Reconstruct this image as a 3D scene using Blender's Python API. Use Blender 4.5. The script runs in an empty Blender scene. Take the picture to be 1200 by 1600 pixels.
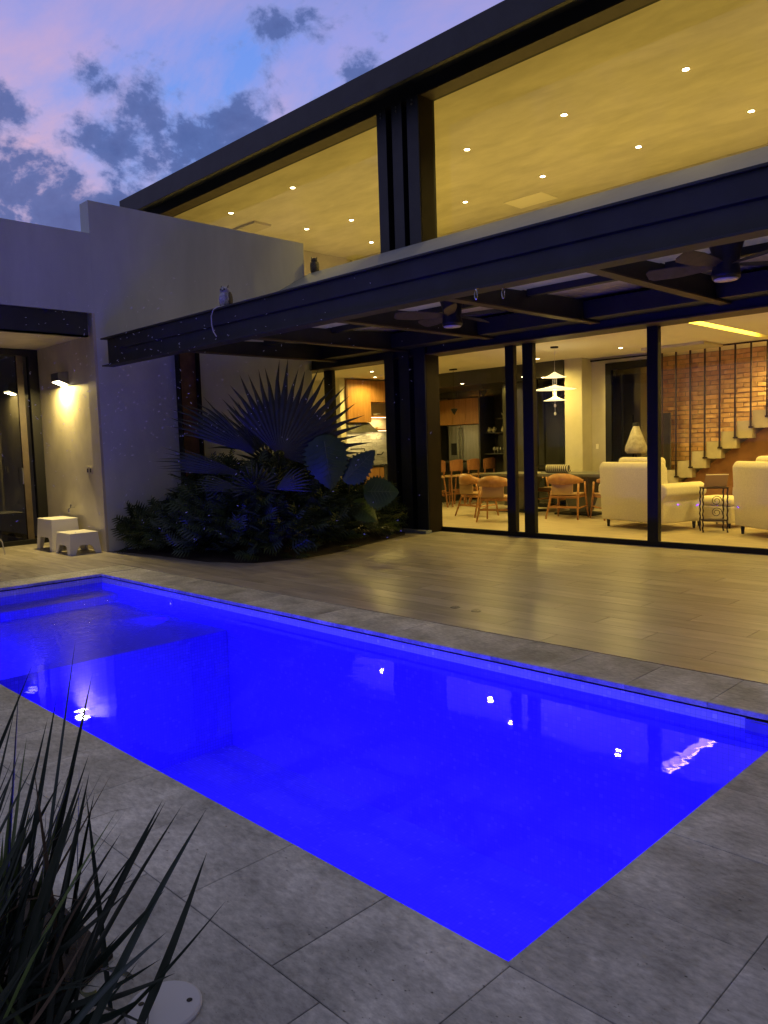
import bpy, math, random
from mathutils import Vector, Matrix
random.seed(7)
R_ = math.radians
S = bpy.context.scene
COL = S.collection

# ------------------------------------------------------------------ camera
cam = bpy.data.cameras.new('camera'); camo = bpy.data.objects.new('camera', cam); COL.objects.link(camo)
cam.sensor_fit = 'VERTICAL'; cam.sensor_height = 36; cam.lens = 27.472; cam.clip_end = 2000; cam.clip_start = .05
camo.matrix_world = Matrix(((0.705,-0.039,0.708,0),(0.709,0.083,-0.701,0),(-0.032,0.996,0.086,1.45),(0,0,0,1)))
_m = Matrix(((0.70485,-0.03887,0.70829),(0.70861,0.08313,-0.70068),(-0.03165,0.99578,0.08616)))
camo.matrix_world = Matrix.LocRotScale(Vector((0,0,1.45)), _m.to_quaternion(), None)
S.camera = camo
S.view_settings.view_transform = 'Standard'; S.view_settings.look = 'None'
S.view_settings.exposure = 0; S.view_settings.gamma = 1; S.view_settings.use_curve_mapping = False
S.cycles.use_denoising = True
S.cycles.max_bounces = 9; S.cycles.diffuse_bounces = 4; S.cycles.glossy_bounces = 4
S.cycles.transparent_max_bounces = 16; S.cycles.transmission_bounces = 4
S.cycles.sample_clamp_indirect = 4; S.cycles.caustics_reflective = False; S.cycles.caustics_refractive = False
S.cycles.use_adaptive_sampling = False

# ------------------------------------------------------------------ sky (dusk, clouds)
W = bpy.data.worlds.new('World'); S.world = W; W.use_nodes = True
nt = W.node_tree; nt.nodes.clear()
def N(nt, t, **kw):
    n = nt.nodes.new(t)
    for k, v in kw.items():
        if k.startswith('i_'):
            key = k[2:]; key = int(key) if key.isdigit() else key.replace('_', ' ')
            n.inputs[key].default_value = v
        else: setattr(n, k, v)
    return n
def L(nt, a, b): nt.links.new(a, b)
def ramp(nt, pts, interp='LINEAR'):
    r = nt.nodes.new('ShaderNodeValToRGB'); r.color_ramp.interpolation = interp
    e = r.color_ramp.elements
    while len(e) < len(pts): e.new(.5)
    for el, (p, c) in zip(e, pts):
        el.position = p; el.color = (*c, 1) if len(c) == 3 else c
    return r
def mixc(nt, f, a, b, mode='MIX'):
    m = nt.nodes.new('ShaderNodeMix'); m.data_type = 'RGBA'; m.blend_type = mode
    for sock, v in ((m.inputs[0], f), (m.inputs[6], a), (m.inputs[7], b)):
        if hasattr(v, 'is_linked'): nt.links.new(v, sock)
        else: sock.default_value = v if not isinstance(v, tuple) else (*v, 1)[:4]
    return m.outputs[2]
def math_(nt, op, a, b=0.0, clamp=False):
    m = nt.nodes.new('ShaderNodeMath'); m.operation = op; m.use_clamp = clamp
    for sock, v in ((m.inputs[0], a), (m.inputs[1], b)):
        if hasattr(v, 'is_linked'): nt.links.new(v, sock)
        else: sock.default_value = v
    return m.outputs[0]
tc = N(nt, 'ShaderNodeTexCoord'); sp = N(nt, 'ShaderNodeSeparateXYZ'); L(nt, tc.outputs['Generated'], sp.inputs[0])
zc = math_(nt, 'MAXIMUM', sp.outputs[2], 0.0)
base = ramp(nt, [(0.0, (.30,.36,.60)), (.22, (.21,.36,.80)), (.44, (.15,.28,.76)), (.62, (.16,.20,.36)), (1, (.20,.22,.31))]); L(nt, zc, base.inputs[0])
# cloud coordinates on a sheet overhead
den = math_(nt, 'ADD', zc, .16)
cx = math_(nt, 'DIVIDE', sp.outputs[0], den); cy = math_(nt, 'DIVIDE', sp.outputs[1], den)
cv = N(nt, 'ShaderNodeCombineXYZ'); L(nt, cx, cv.inputs[0]); L(nt, cy, cv.inputs[1])
mp = N(nt, 'ShaderNodeMapping'); L(nt, cv.outputs[0], mp.inputs[0]); mp.inputs['Rotation'].default_value = (0,0,R_(28)); mp.inputs['Scale'].default_value = (.7,1.35,1)
mp.inputs['Location'].default_value = (3.1, 1.7, 0)
n1 = N(nt, 'ShaderNodeTexNoise', i_Scale=1.5, i_Detail=8.0, i_Roughness=.6, i_Distortion=.25); L(nt, mp.outputs[0], n1.inputs['Vector'])
hi = ramp(nt, [(.31, (0,0,0)), (.53, (1,1,1))]); L(nt, n1.outputs[0], hi.inputs[0])
pinkc = ramp(nt, [(0.0, (.46,.30,.42)), (.36, (.66,.40,.50)), (.46, (.44,.33,.60)), (.62, (.26,.25,.36)), (1, (.30,.30,.36))]); L(nt, zc, pinkc.inputs[0])
hif = math_(nt, 'MULTIPLY', hi.outputs[0], .78)
c1 = mixc(nt, hif, base.outputs[0], pinkc.outputs[0])
mp2 = N(nt, 'ShaderNodeMapping'); L(nt, tc.outputs['Generated'], mp2.inputs[0]); mp2.inputs['Scale'].default_value = (1,1,1.35); mp2.inputs['Location'].default_value = (.62,.15,.1)
n2 = N(nt, 'ShaderNodeTexNoise', i_Scale=10.5, i_Detail=12.0, i_Roughness=.6, i_Distortion=.15); L(nt, mp2.outputs[0], n2.inputs['Vector'])
band = ramp(nt, [(.10, (.13,)*3), (.24, (.105,)*3), (.345, (-.02,)*3), (.46, (-.10,)*3)]); L(nt, zc, band.inputs[0])
bandv = ramp(nt, [(0, (.66,)*3), (.30, (.655,)*3), (.37, (.60,)*3), (.45, (.42,)*3), (1, (.34,)*3)]); L(nt, zc, bandv.inputs[0])
d0 = math_(nt, 'ADD', n2.outputs[0], bandv.outputs[0])
lo = ramp(nt, [(.52, (0,0,0)), (.565, (1,1,1))])
d1 = math_(nt, 'MULTIPLY', d0, .5); L(nt, d1, lo.inputs[0])
darkc = ramp(nt, [(.52, (.22,.27,.52)), (.56, (.085,.13,.34)), (.66, (.05,.08,.24))]); L(nt, d1, darkc.inputs[0])
lof = math_(nt, 'MULTIPLY', lo.outputs[0], .92)
c2 = mixc(nt, lof, c1, darkc.outputs[0])
below = math_(nt, 'LESS_THAN', sp.outputs[2], -0.01)
east = ramp(nt, [(.0, (1,1,1)), (.42, (1,1,1)), (.75, (.42,.40,.40)), (1, (.36,.34,.34))]); L(nt, math_(nt, 'MULTIPLY_ADD', sp.outputs[0], .5), east.inputs[0]); nt.nodes[-1].inputs[2].default_value = .5
c25 = mixc(nt, 1.0, c2, east.outputs[0], 'MULTIPLY')
c3 = mixc(nt, below, c25, (.03,.03,.035))
bg = N(nt, 'ShaderNodeBackground'); L(nt, c3, bg.inputs[0]); bg.inputs[1].default_value = 1.13
wo = N(nt, 'ShaderNodeOutputWorld'); L(nt, bg.outputs[0], wo.inputs[0])

# ------------------------------------------------------------------ helpers
OFF = {}
class MB:
    def __init__(s): s.v = []; s.f = []
    def add(s, vs, fs):
        b = len(s.v); s.v += [Vector(p) for p in vs]; s.f += [tuple(b+i for i in f) for f in fs]; return s
    def box(s, x0, x1, y0, y1, z0, z1):
        return s.add([(x0,y0,z0),(x1,y0,z0),(x1,y1,z0),(x0,y1,z0),(x0,y0,z1),(x1,y0,z1),(x1,y1,z1),(x0,y1,z1)],
                     [(0,3,2,1),(4,5,6,7),(0,1,5,4),(1,2,6,5),(2,3,7,6),(3,0,4,7)])
    def hexa(s, bot, top):
        return s.add(list(bot)+list(top), [(0,3,2,1),(4,5,6,7),(0,1,5,4),(1,2,6,5),(2,3,7,6),(3,0,4,7)])
    def prism(s, poly, a, b, axis):
        def P(p, t):
            return {'x': (t,p[0],p[1]), 'y': (p[0],t,p[1]), 'z': (p[0],p[1],t)}[axis]
        n = len(poly)
        return s.add([P(p,a) for p in poly]+[P(p,b) for p in poly],
                     [tuple(range(n))[::-1], tuple(range(n,2*n))]+[(i,(i+1)%n,n+(i+1)%n,n+i) for i in range(n)])
    def quad(s, *p): return s.add(p, [tuple(range(len(p)))])
    def tube(s, pts, r, n=8, cap=True):
        pts = [Vector(p) for p in pts]; rs = r if isinstance(r, (list,tuple)) else [r]*len(pts)
        b = len(s.v); up = Vector((0,0,1)); prev = None
        for i, p in enumerate(pts):
            d = (pts[min(i+1,len(pts)-1)]-pts[max(i-1,0)]).normalized()
            if prev is None:
                a = up if abs(d.z) < .95 else Vector((1,0,0)); u = d.cross(a).normalized()
            else: u = (prev - d*prev.dot(d)).normalized()
            prev = u; w = d.cross(u)
            for k in range(n):
                t = 2*math.pi*k/n; s.v.append(p+(u*math.cos(t)+w*math.sin(t))*rs[i])
        for i in range(len(pts)-1):
            for k in range(n):
                s.f.append((b+i*n+k, b+i*n+(k+1)%n, b+(i+1)*n+(k+1)%n, b+(i+1)*n+k))
        if cap:
            s.f.append(tuple(b+k for k in range(n))[::-1]); s.f.append(tuple(b+(len(pts)-1)*n+k for k in range(n)))
        return s
    def lathe(s, prof, c=(0,0,0), n=20):
        b = len(s.v); c = Vector(c)
        for r, z in prof:
            for k in range(n):
                t = 2*math.pi*k/n; s.v.append(c+Vector((r*math.cos(t), r*math.sin(t), z)))
        for i in range(len(prof)-1):
            for k in range(n): s.f.append((b+i*n+k, b+i*n+(k+1)%n, b+(i+1)*n+(k+1)%n, b+(i+1)*n+k))
        if prof[0][0] > 1e-4: s.f.append(tuple(b+k for k in range(n))[::-1])
        if prof[-1][0] > 1e-4: s.f.append(tuple(b+(len(prof)-1)*n+k for k in range(n)))
        return s
    def ell(s, c, r, nu=14, nv=8, M=None):
        b = len(s.v)
        for j in range(nv+1):
            ph = math.pi*j/nv - math.pi/2
            for k in range(nu):
                t = 2*math.pi*k/nu
                p = Vector((r[0]*math.cos(ph)*math.cos(t), r[1]*math.cos(ph)*math.sin(t), r[2]*math.sin(ph)))
                if M: p = M @ p
                s.v.append(Vector(c)+p)
        for j in range(nv):
            for k in range(nu): s.f.append((b+j*nu+k, b+j*nu+(k+1)%nu, b+(j+1)*nu+(k+1)%nu, b+(j+1)*nu+k))
        return s
    def xf(s, M):
        s.v = [M @ p for p in s.v]; return s
def empty(name, loc=(0,0,0), rz=0):
    o = bpy.data.objects.new(name, None); COL.objects.link(o); o.location = loc; o.rotation_euler.z = rz
    o.empty_display_size = .2; OFF[o.name] = Vector(loc); return o
def ob(name, mb, mat, parent=None, smooth=False, bevel=0, seg=2, local=False, kind=None, label=None):
    off = OFF.get(parent.name, Vector()) if (parent and not local) else Vector()
    me = bpy.data.meshes.new(name); me.from_pydata([tuple(p-off) for p in mb.v], [], mb.f)
    me.materials.append(mat)
    if smooth:
        for p in me.polygons: p.use_smooth = True
    me.update()
    o = bpy.data.objects.new(name, me); COL.objects.link(o)
    if parent: o.parent = parent
    OFF[o.name] = off
    if bevel:
        m = o.modifiers.new('b', 'BEVEL'); m.width = bevel; m.segments = seg; m.limit_method = 'ANGLE'
        if smooth is False:
            for p in me.polygons: p.use_smooth = False
    if kind: o['kind'] = kind
    if label: o['label'] = label
    return o
def tag(o, label, cat, group=None):
    o['label'] = label; o['category'] = cat
    if group: o['group'] = group
    return o
def thing(name, label, cat, loc=(0,0,0), rz=0, group=None): return tag(empty(name, loc, rz), label, cat, group)
def kids(o): return [c for c in COL.objects if c.parent == o]
def dup(o, loc, rz=0, label=None, sc=None):
    tree = {}
    for c in list(COL.objects):
        if c.parent: tree.setdefault(c.parent.name, []).append(c)
    def cp(a, par):
        b = a.copy(); COL.objects.link(b); b.parent = par
        for c in tree.get(a.name, []): cp(c, b)
        return b
    r = cp(o, None); r.location = loc; r.rotation_euler.z = rz; OFF[r.name] = Vector(loc)
    if label: r['label'] = label
    return r
def piece(name, me, loc, parent, rz=0):
    o = bpy.data.objects.new(name, me); COL.objects.link(o); o.parent = parent; o.location = loc; o.rotation_euler.z = rz; return o
def mesh_of(mb, mat, name='m'):
    me = bpy.data.meshes.new(name); me.from_pydata([tuple(p) for p in mb.v], [], mb.f); me.materials.append(mat); me.update(); return me

# ------------------------------------------------------------------ materials
def mat(name, c, rough=.6, metal=0, c2=None, scale=4, det=5, bump=0, bscale=None, stretch=None, rnd=0, spec=None, emis=None, estr=0, lo=.35, hi=.65, bdist=.01, coat=0, rvar=0):
    m = bpy.data.materials.new(name); m.use_nodes = True; t = m.node_tree; p = t.nodes['Principled BSDF']
    p.inputs['Base Color'].default_value = (*c, 1); p.inputs['Roughness'].default_value = rough; p.inputs['Metallic'].default_value = metal
    if spec is not None: p.inputs['Specular IOR Level'].default_value = spec
    if coat: p.inputs['Coat Weight'].default_value = coat
    g = N(t, 'ShaderNodeNewGeometry'); oi = N(t, 'ShaderNodeObjectInfo')
    mp = N(t, 'ShaderNodeMapping'); L(t, g.outputs['Position'], mp.inputs[0])
    if stretch: mp.inputs['Scale'].default_value = stretch
    if rnd:
        cmb = N(t, 'ShaderNodeVectorMath', operation='SCALE'); cmb.inputs[0].default_value = (7,5,3); L(t, oi.outputs['Random'], cmb.inputs['Scale']); L(t, cmb.outputs[0], mp.inputs['Location'])
    col = None
    if c2:
        n = N(t, 'ShaderNodeTexNoise', i_Scale=scale, i_Detail=det, i_Roughness=.6, i_Distortion=.2); L(t, mp.outputs[0], n.inputs['Vector'])
        r = ramp(t, [(lo, c), (hi, c2)]); L(t, n.outputs[0], r.inputs[0]); col = r.outputs[0]
        if rvar:
            mr = N(t, 'ShaderNodeMapRange'); L(t, n.outputs[0], mr.inputs[0]); mr.inputs[3].default_value = rough-rvar; mr.inputs[4].default_value = rough+rvar; L(t, mr.outputs[0], p.inputs['Roughness'])
    if rnd:
        mr = N(t, 'ShaderNodeMapRange'); L(t, oi.outputs['Random'], mr.inputs[0]); mr.inputs[3].default_value = 1-rnd; mr.inputs[4].default_value = 1+rnd
        cc = N(t, 'ShaderNodeCombineColor')
        for i in range(3): L(t, mr.outputs[0], cc.inputs[i])
        col = mixc(t, 1.0, col if col else c, cc.outputs[0], 'MULTIPLY')
    if col: L(t, col, p.inputs['Base Color'])
    if bump:
        nb = N(t, 'ShaderNodeTexNoise', i_Scale=bscale or scale*4, i_Detail=6.0, i_Roughness=.6); L(t, mp.outputs[0], nb.inputs['Vector'])
        b = N(t, 'ShaderNodeBump', i_Strength=bump, i_Distance=bdist); L(t, nb.outputs[0], b.inputs['Height']); L(t, b.outputs[0], p.inputs['Normal'])
    if emis: p.inputs['Emission Color'].default_value = (*emis, 1); p.inputs['Emission Strength'].default_value = estr
    return m
def glassmat(name, tint=(1,1,1), ior=1.45, rough=0.0, bump=0, bs=3, extra=None):
    m = bpy.data.materials.new(name); m.use_nodes = True; t = m.node_tree; t.nodes.clear()
    fr = N(t, 'ShaderNodeFresnel', i_IOR=ior); tr = N(t, 'ShaderNodeBsdfTransparent'); tr.inputs[0].default_value = (*tint,1)
    gl = N(t, 'ShaderNodeBsdfGlossy', i_Roughness=rough); mx = N(t, 'ShaderNodeMixShader'); out = N(t, 'ShaderNodeOutputMaterial')
    L(t, fr.outputs[0], mx.inputs[0]); L(t, tr.outputs[0], mx.inputs[1]); L(t, gl.outputs[0], mx.inputs[2]); L(t, mx.outputs[0], out.inputs[0])
    if bump:
        g = N(t, 'ShaderNodeNewGeometry')
        n = N(t, 'ShaderNodeTexNoise', i_Scale=bs, i_Detail=3.0, i_Roughness=.5, i_Distortion=.4); L(t, g.outputs['Position'], n.inputs['Vector'])
        b = N(t, 'ShaderNodeBump', i_Strength=bump, i_Distance=.02); L(t, n.outputs[0], b.inputs['Height'])
        L(t, b.outputs[0], fr.inputs['Normal']); L(t, b.outputs[0], gl.inputs['Normal'])
    return m
def emat(name, c, s): return mat(name, c, emis=c, estr=s)

WARM = (1.0, .73, .165)
M_white = mat('white_render', (.51,.55,.56), .85, c2=(.61,.65,.66), scale=1.6, det=10, stretch=(1,1,.35), bump=.25, bscale=22, bdist=.004)
M_beige = mat('polished_cement', (.44,.40,.31), .55, c2=(.66,.61,.48), scale=1.8, det=9, bump=.08, bscale=9, stretch=(1,1,.6), lo=.3, hi=.7)
M_inwall = mat('interior_plaster', (.46,.42,.32), .7, c2=(.58,.54,.42), scale=1.5, det=8, lo=.3, hi=.7)
M_ceilup = mat('marbled_cement_ceiling', (.53,.50,.42), .55, c2=(.73,.69,.59), scale=1.1, det=15, stretch=(.8,2.0,1), lo=.30, hi=.70)
M_ceil = mat('lower_ceiling_paint', (.86,.82,.70), .8)
M_steel = mat('painted_dark_steel', (.015,.018,.022), .55, c2=(.024,.028,.034), scale=3, bump=.1, bscale=30, bdist=.003)
M_steelb = mat('lit_and_bronze_steel', (.075,.055,.035), .55, c2=(.05,.035,.025), scale=5)  # warm room light on beam flanges put into the colour; bronze on door stiles
M_colside = mat('warm_lit_steel', (.022,.015,.009), .7, c2=(.016,.011,.006), scale=5, spec=.15)  # steel browned in its colour for the warm window light it catches
M_frame = mat('black_window_frame', (.010,.010,.010), .5, spec=.25)
M_rust = mat('brown_painted_steel', (.22,.11,.05), .6, c2=(.13,.065,.03), scale=6)
M_strip = mat('pale_grey_render', (.27,.31,.36), .8, c2=(.24,.275,.32), scale=2)
M_plank = mat('wood_look_porcelain', (.28,.25,.21), .34, c2=(.50,.455,.385), scale=2.2, det=9, stretch=(1,7,1), rnd=.14, bump=.12, bscale=10, bdist=.002, lo=.3, hi=.7, rvar=.1)
M_grout = mat('grout', (.33,.315,.285), .9)
M_soil = mat('dark_soil', (.03,.022,.016), .95, c2=(.05,.04,.03), scale=20, bump=.6, bscale=40)
M_ground = mat('garden_ground', (.035,.045,.02), .95, c2=(.06,.055,.035), scale=6, bump=.4, bscale=30)
M_oak = mat('oak_veneer', (.42,.20,.065), .45, c2=(.55,.28,.10), scale=6, det=6, stretch=(3,3,.35))
M_chair = mat('chair_oak', (.46,.22,.08), .42, c2=(.34,.15,.05), scale=12)
M_stool = mat('walnut_stool', (.26,.11,.045), .45, c2=(.19,.08,.035), scale=12)
M_seat = mat('tan_leather', (.36,.22,.11), .5)
M_sofa = mat('cream_boucle', (.72,.66,.50), .95, c2=(.62,.56,.42), scale=60, bump=.7, bscale=160, bdist=.004)
M_dark = mat('dark_cabinet', (.035,.034,.03), .3, c2=(.05,.048,.042), scale=2)
M_grey = mat('brushed_grey_steel', (.22,.22,.20), .32, .7, stretch=(1,1,.1), c2=(.27,.27,.25), scale=20)
M_conc = mat('dark_concrete', (.075,.07,.06), .55, c2=(.12,.11,.095), scale=5)
M_counter = mat('black_granite', (.03,.03,.03), .25)
M_tread = mat('cream_tread', (.55,.49,.36), .6, c2=(.46,.40,.29), scale=6)
M_iron = mat('wrought_iron', (.03,.014,.01), .5, .2)
M_plastic = mat('white_plastic', (.84,.83,.80), .38)
M_chrome = mat('chrome', (.7,.7,.72), .12, 1)
M_cream = mat('cream_ceramic', (.7,.64,.5), .35)
M_wshade = mat('white_shade', (.85,.82,.7), .5, emis=(1,.8,.42), estr=1.3)
M_bulb = emat('lamp_glow', (1,.83,.5), 30)
M_bulb2 = emat('sconce_glow', (1,.86,.52), 22)
M_cove = emat('cove_led', (1,.68,.04), 9)
M_fan = mat('dark_fan_metal', (.02,.02,.024), .4)
M_fanb = mat('fan_blade_wood', (.11,.085,.06), .6, c2=(.07,.055,.04), scale=10)
M_opal = mat('opal_disc', (.75,.74,.8), .3)
M_sheet = mat('corrugated_zinc', (.74,.70,.68), .55, 0, c2=(.50,.47,.46), scale=3)
_t = M_sheet.node_tree; _p = _t.nodes['Principled BSDF']; _o = _t.nodes['Material Output']
_tl = N(_t, 'ShaderNodeBsdfTranslucent'); _tl.inputs[0].default_value = (.60,.57,.58,1); _mx = N(_t, 'ShaderNodeMixShader'); _mx.inputs[0].default_value = .45
L(_t, _p.outputs[0], _mx.inputs[1]); L(_t, _tl.outputs[0], _mx.inputs[2]); L(_t, _mx.outputs[0], _o.inputs[0])
M_glass = glassmat('window_glass', (.97,.97,.96), 1.38)
M_dglass = glassmat('dark_door_glass', (.42,.40,.34), 1.75)
M_owlw = mat('owl_breast', (.55,.55,.62), .7, c2=(.25,.25,.30), scale=40, lo=.4, hi=.6)
M_owld = mat('owl_dark', (.05,.045,.04), .7, c2=(.12,.11,.10), scale=60)
M_cord = mat('white_cord', (.6,.58,.6), .6)
M_palm = mat('palm_leaf', (.042,.055,.038), .42, c2=(.026,.036,.026), scale=8, rnd=.15)
M_petiole = mat('petiole', (.07,.08,.04), .6)
M_trunk = mat('palm_fibre', (.06,.04,.025), .95, c2=(.03,.02,.015), scale=14, bump=.8, bscale=30)
M_shrub = mat('shrub_leaf', (.03,.055,.02), .36, c2=(.065,.10,.035), scale=3)
M_ear = mat('elephant_ear_leaf', (.032,.075,.018), .3, c2=(.05,.10,.028), scale=6)
M_vein = mat('leaf_vein', (.10,.16,.06), .5)
M_blade = mat('strap_leaf', (.014,.028,.018), .36, c2=(.035,.055,.038), scale=7, rnd=.3)
M_bladeg = mat('fresh_strap_leaf', (.09,.14,.03), .45, rnd=.2)
M_dry = mat('dry_leaf', (.13,.09,.05), .8, c2=(.08,.055,.03), scale=10)
M_bug = mat('midge', (.8,.8,.85), .5)

def travertine(name, a, b, seed=0, pit=.5, rnd=.1):
    m = mat(name, a, .6, c2=b, scale=3.4, det=14, rnd=rnd, lo=.28, hi=.72); t = m.node_tree; p = t.nodes['Principled BSDF']
    g = N(t, 'ShaderNodeNewGeometry'); mp = N(t, 'ShaderNodeMapping'); mp.inputs['Scale'].default_value = (1,2.1,1); mp.inputs['Rotation'].default_value = (0,0,.5); L(t, g.outputs['Position'], mp.inputs[0])
    dn = N(t, 'ShaderNodeTexNoise', i_Scale=9.0, i_Detail=3.0); L(t, g.outputs['Position'], dn.inputs['Vector'])
    ad = N(t, 'ShaderNodeVectorMath', operation='MULTIPLY_ADD'); L(t, dn.outputs['Color'], ad.inputs[0]); ad.inputs[1].default_value = (.12,)*3; L(t, mp.outputs[0], ad.inputs[2])
    v = N(t, 'ShaderNodeTexVoronoi', i_Scale=14.0); L(t, ad.outputs[0], v.inputs['Vector'])
    v2 = N(t, 'ShaderNodeTexNoise', i_Scale=3.2, i_Detail=3.0); L(t, g.outputs['Position'], v2.inputs['Vector'])
    r = ramp(t, [(.035, (0,0,0)), (.11, (1,1,1))]); L(t, v.outputs['Distance'], r.inputs[0])
    sel = ramp(t, [(.44, (1,1,1)), (.54, (0,0,0))]); L(t, v2.outputs[0], sel.inputs[0])
    pm = mixc(t, 1.0, r.outputs[0], sel.outputs[0], 'ADD')
    vv = N(t, 'ShaderNodeTexVoronoi', i_Scale=38.0); L(t, mp.outputs[0], vv.inputs['Vector'])
    r2 = ramp(t, [(.05, (0,0,0)), (.13, (1,1,1))]); L(t, vv.outputs['Distance'], r2.inputs[0])
    sel2 = ramp(t, [(.50, (0,0,0)), (.58, (1,1,1))]); L(t, v2.outputs[0], sel2.inputs[0])
    pm2 = mixc(t, 1.0, r2.outputs[0], sel2.outputs[0], 'ADD')
    pm = mixc(t, 1.0, pm, pm2, 'MULTIPLY')
    pm = mixc(t, 1.0, pm, (1,1,1), 'DARKEN')
    ol = p.inputs['Base Color'].links[0].from_socket
    fn = N(t, 'ShaderNodeTexNoise', i_Scale=22.0, i_Detail=8.0, i_Roughness=.7); L(t, mp.outputs[0], fn.inputs['Vector'])
    fr = ramp(t, [(.35, (.66,.66,.66)), (.65, (1.15,1.15,1.15))]); L(t, fn.outputs[0], fr.inputs[0]); ol = mixc(t, 1.0, ol, fr.outputs[0], 'MULTIPLY')
    dk = mixc(t, 1.0, ol, mixc(t, pm, (.35,.33,.31), (1,1,1)), 'MULTIPLY'); L(t, dk, p.inputs['Base Color'])
    nb = N(t, 'ShaderNodeTexNoise', i_Scale=26.0, i_Detail=6.0); L(t, g.outputs['Position'], nb.inputs['Vector'])
    hh = math_(t, 'MULTIPLY_ADD', nb.outputs[0], .35); 
    t.nodes[-1].inputs[2].default_value = 0
    hs = math_(t, 'ADD', pm, hh)
    bp = N(t, 'ShaderNodeBump', i_Strength=pit, i_Distance=.012); L(t, hs, bp.inputs['Height']); L(t, bp.outputs[0], p.inputs['Normal'])
    return m
M_trav = travertine('travertine_coping', (.27,.268,.235), (.78,.76,.68), rnd=.16, pit=.9)
M_pave = travertine('grey_paving', (.33,.325,.295), (.68,.67,.61), pit=.4)

# pool mosaic
def mosaic():
    m = bpy.data.materials.new('glass_mosaic'); m.use_nodes = True; t = m.node_tree; p = t.nodes['Principled BSDF']
    g = N(t, 'ShaderNodeNewGeometry'); sx = N(t, 'ShaderNodeSeparateXYZ'); L(t, g.outputs['Position'], sx.inputs[0])
    ng = N(t, 'ShaderNodeSeparateXYZ'); L(t, g.outputs['Normal'], ng.inputs[0])
    def cell(o):
        f = math_(t, 'FRACT', math_(t, 'MULTIPLY', o, 1/.03)); a = math_(t, 'ABSOLUTE', math_(t, 'SUBTRACT', f, .5)); return math_(t, 'GREATER_THAN', a, .43)
    ax = math_(t, 'LESS_THAN', math_(t, 'ABSOLUTE', ng.outputs[0]), .5); ay = math_(t, 'LESS_THAN', math_(t, 'ABSOLUTE', ng.outputs[1]), .5); az = math_(t, 'LESS_THAN', math_(t, 'ABSOLUTE', ng.outputs[2]), .5)
    gx = math_(t, 'MULTIPLY', cell(sx.outputs[0]), ax); gy = math_(t, 'MULTIPLY', cell(sx.outputs[1]), ay); gz = math_(t, 'MULTIPLY', cell(sx.outputs[2]), az)
    gr = math_(t, 'MAXIMUM', math_(t, 'MAXIMUM', gx, gy), gz)
    fl = N(t, 'ShaderNodeVectorMath', operation='SNAP'); L(t, g.outputs['Position'], fl.inputs[0]); fl.inputs[1].default_value = (.03,.03,.03)
    wn = N(t, 'ShaderNodeTexWhiteNoise'); L(t, fl.outputs[0], wn.inputs['Vector'])
    cr = ramp(t, [(0, (.60,.56,.72)), (.8, (.66,.61,.78)), (.93, (.72,.68,.82)), (1, (.88,.86,.92))]); L(t, wn.outputs[0], cr.inputs[0])
    L(t, mixc(t, gr, cr.outputs[0], (.50,.51,.58)), p.inputs['Base Color']); p.inputs['Roughness'].default_value = .35
    return m
M_mosaic = mosaic()
def watermat():
    m = glassmat('pool_water', (.44,.40,.95), 1.17, .012); t = m.node_tree
    fr = [n for n in t.nodes if n.type == 'FRESNEL'][0]; gl = [n for n in t.nodes if n.type == 'BSDF_GLOSSY'][0]
    g = N(t, 'ShaderNodeNewGeometry'); sx = N(t, 'ShaderNodeSeparateXYZ'); L(t, g.outputs['Position'], sx.inputs[0])
    n = N(t, 'ShaderNodeTexNoise', i_Scale=7.0, i_Detail=2.0, i_Roughness=.5, i_Distortion=.3); L(t, g.outputs['Position'], n.inputs['Vector'])
    b = N(t, 'ShaderNodeBump', i_Strength=.035, i_Distance=.02); L(t, n.outputs[0], b.inputs['Height'])
    n2 = N(t, 'ShaderNodeTexNoise', i_Scale=15.0, i_Detail=2.0, i_Roughness=.6); L(t, g.outputs['Position'], n2.inputs['Vector'])
    mr = N(t, 'ShaderNodeMapRange'); L(t, sx.outputs[0], mr.inputs[0]); mr.inputs[1].default_value = -5.6; mr.inputs[2].default_value = -7.4; mr.inputs[3].default_value = 0; mr.inputs[4].default_value = .9
    b2 = N(t, 'ShaderNodeBump', i_Distance=.012); L(t, mr.outputs[0], b2.inputs['Strength']); L(t, n2.outputs[0], b2.inputs['Height']); L(t, b.outputs[0], b2.inputs['Normal'])
    L(t, b2.outputs[0], fr.inputs['Normal']); L(t, b2.outputs[0], gl.inputs['Normal'])
    return m
M_water = watermat()
M_brickmats = []
M_brick = mat('clay_brick', (.60,.32,.13), .85, c2=(.80,.52,.26), scale=5, det=6, rnd=.13, bump=.5, bscale=40, bdist=.006)
M_mortar = mat('rough_mortar', (.50,.37,.22), .95, c2=(.36,.24,.14), scale=10, bump=.5, bscale=50)

# ------------------------------------------------------------------ lights
def light(kind, name, loc, energy, color=WARM, size=.1, size_y=None, rot=(0,0,0), spot=120, parent=None, blend=.6):
    l = bpy.data.lights.new(name, kind); l.energy = energy; l.color = color
    if kind == 'AREA':
        l.shape = 'RECTANGLE' if size_y else 'SQUARE'; l.size = size
        if size_y: l.size_y = size_y
    elif kind == 'SPOT': l.shadow_soft_size = size; l.spot_size = R_(spot); l.spot_blend = blend
    else: l.shadow_soft_size = size
    o = bpy.data.objects.new(name, l); COL.objects.link(o)
    o.location = Vector(loc) - (OFF.get(parent.name, Vector()) if parent else Vector()); o.rotation_euler = rot
    if parent: o.parent = parent
    return o

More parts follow.
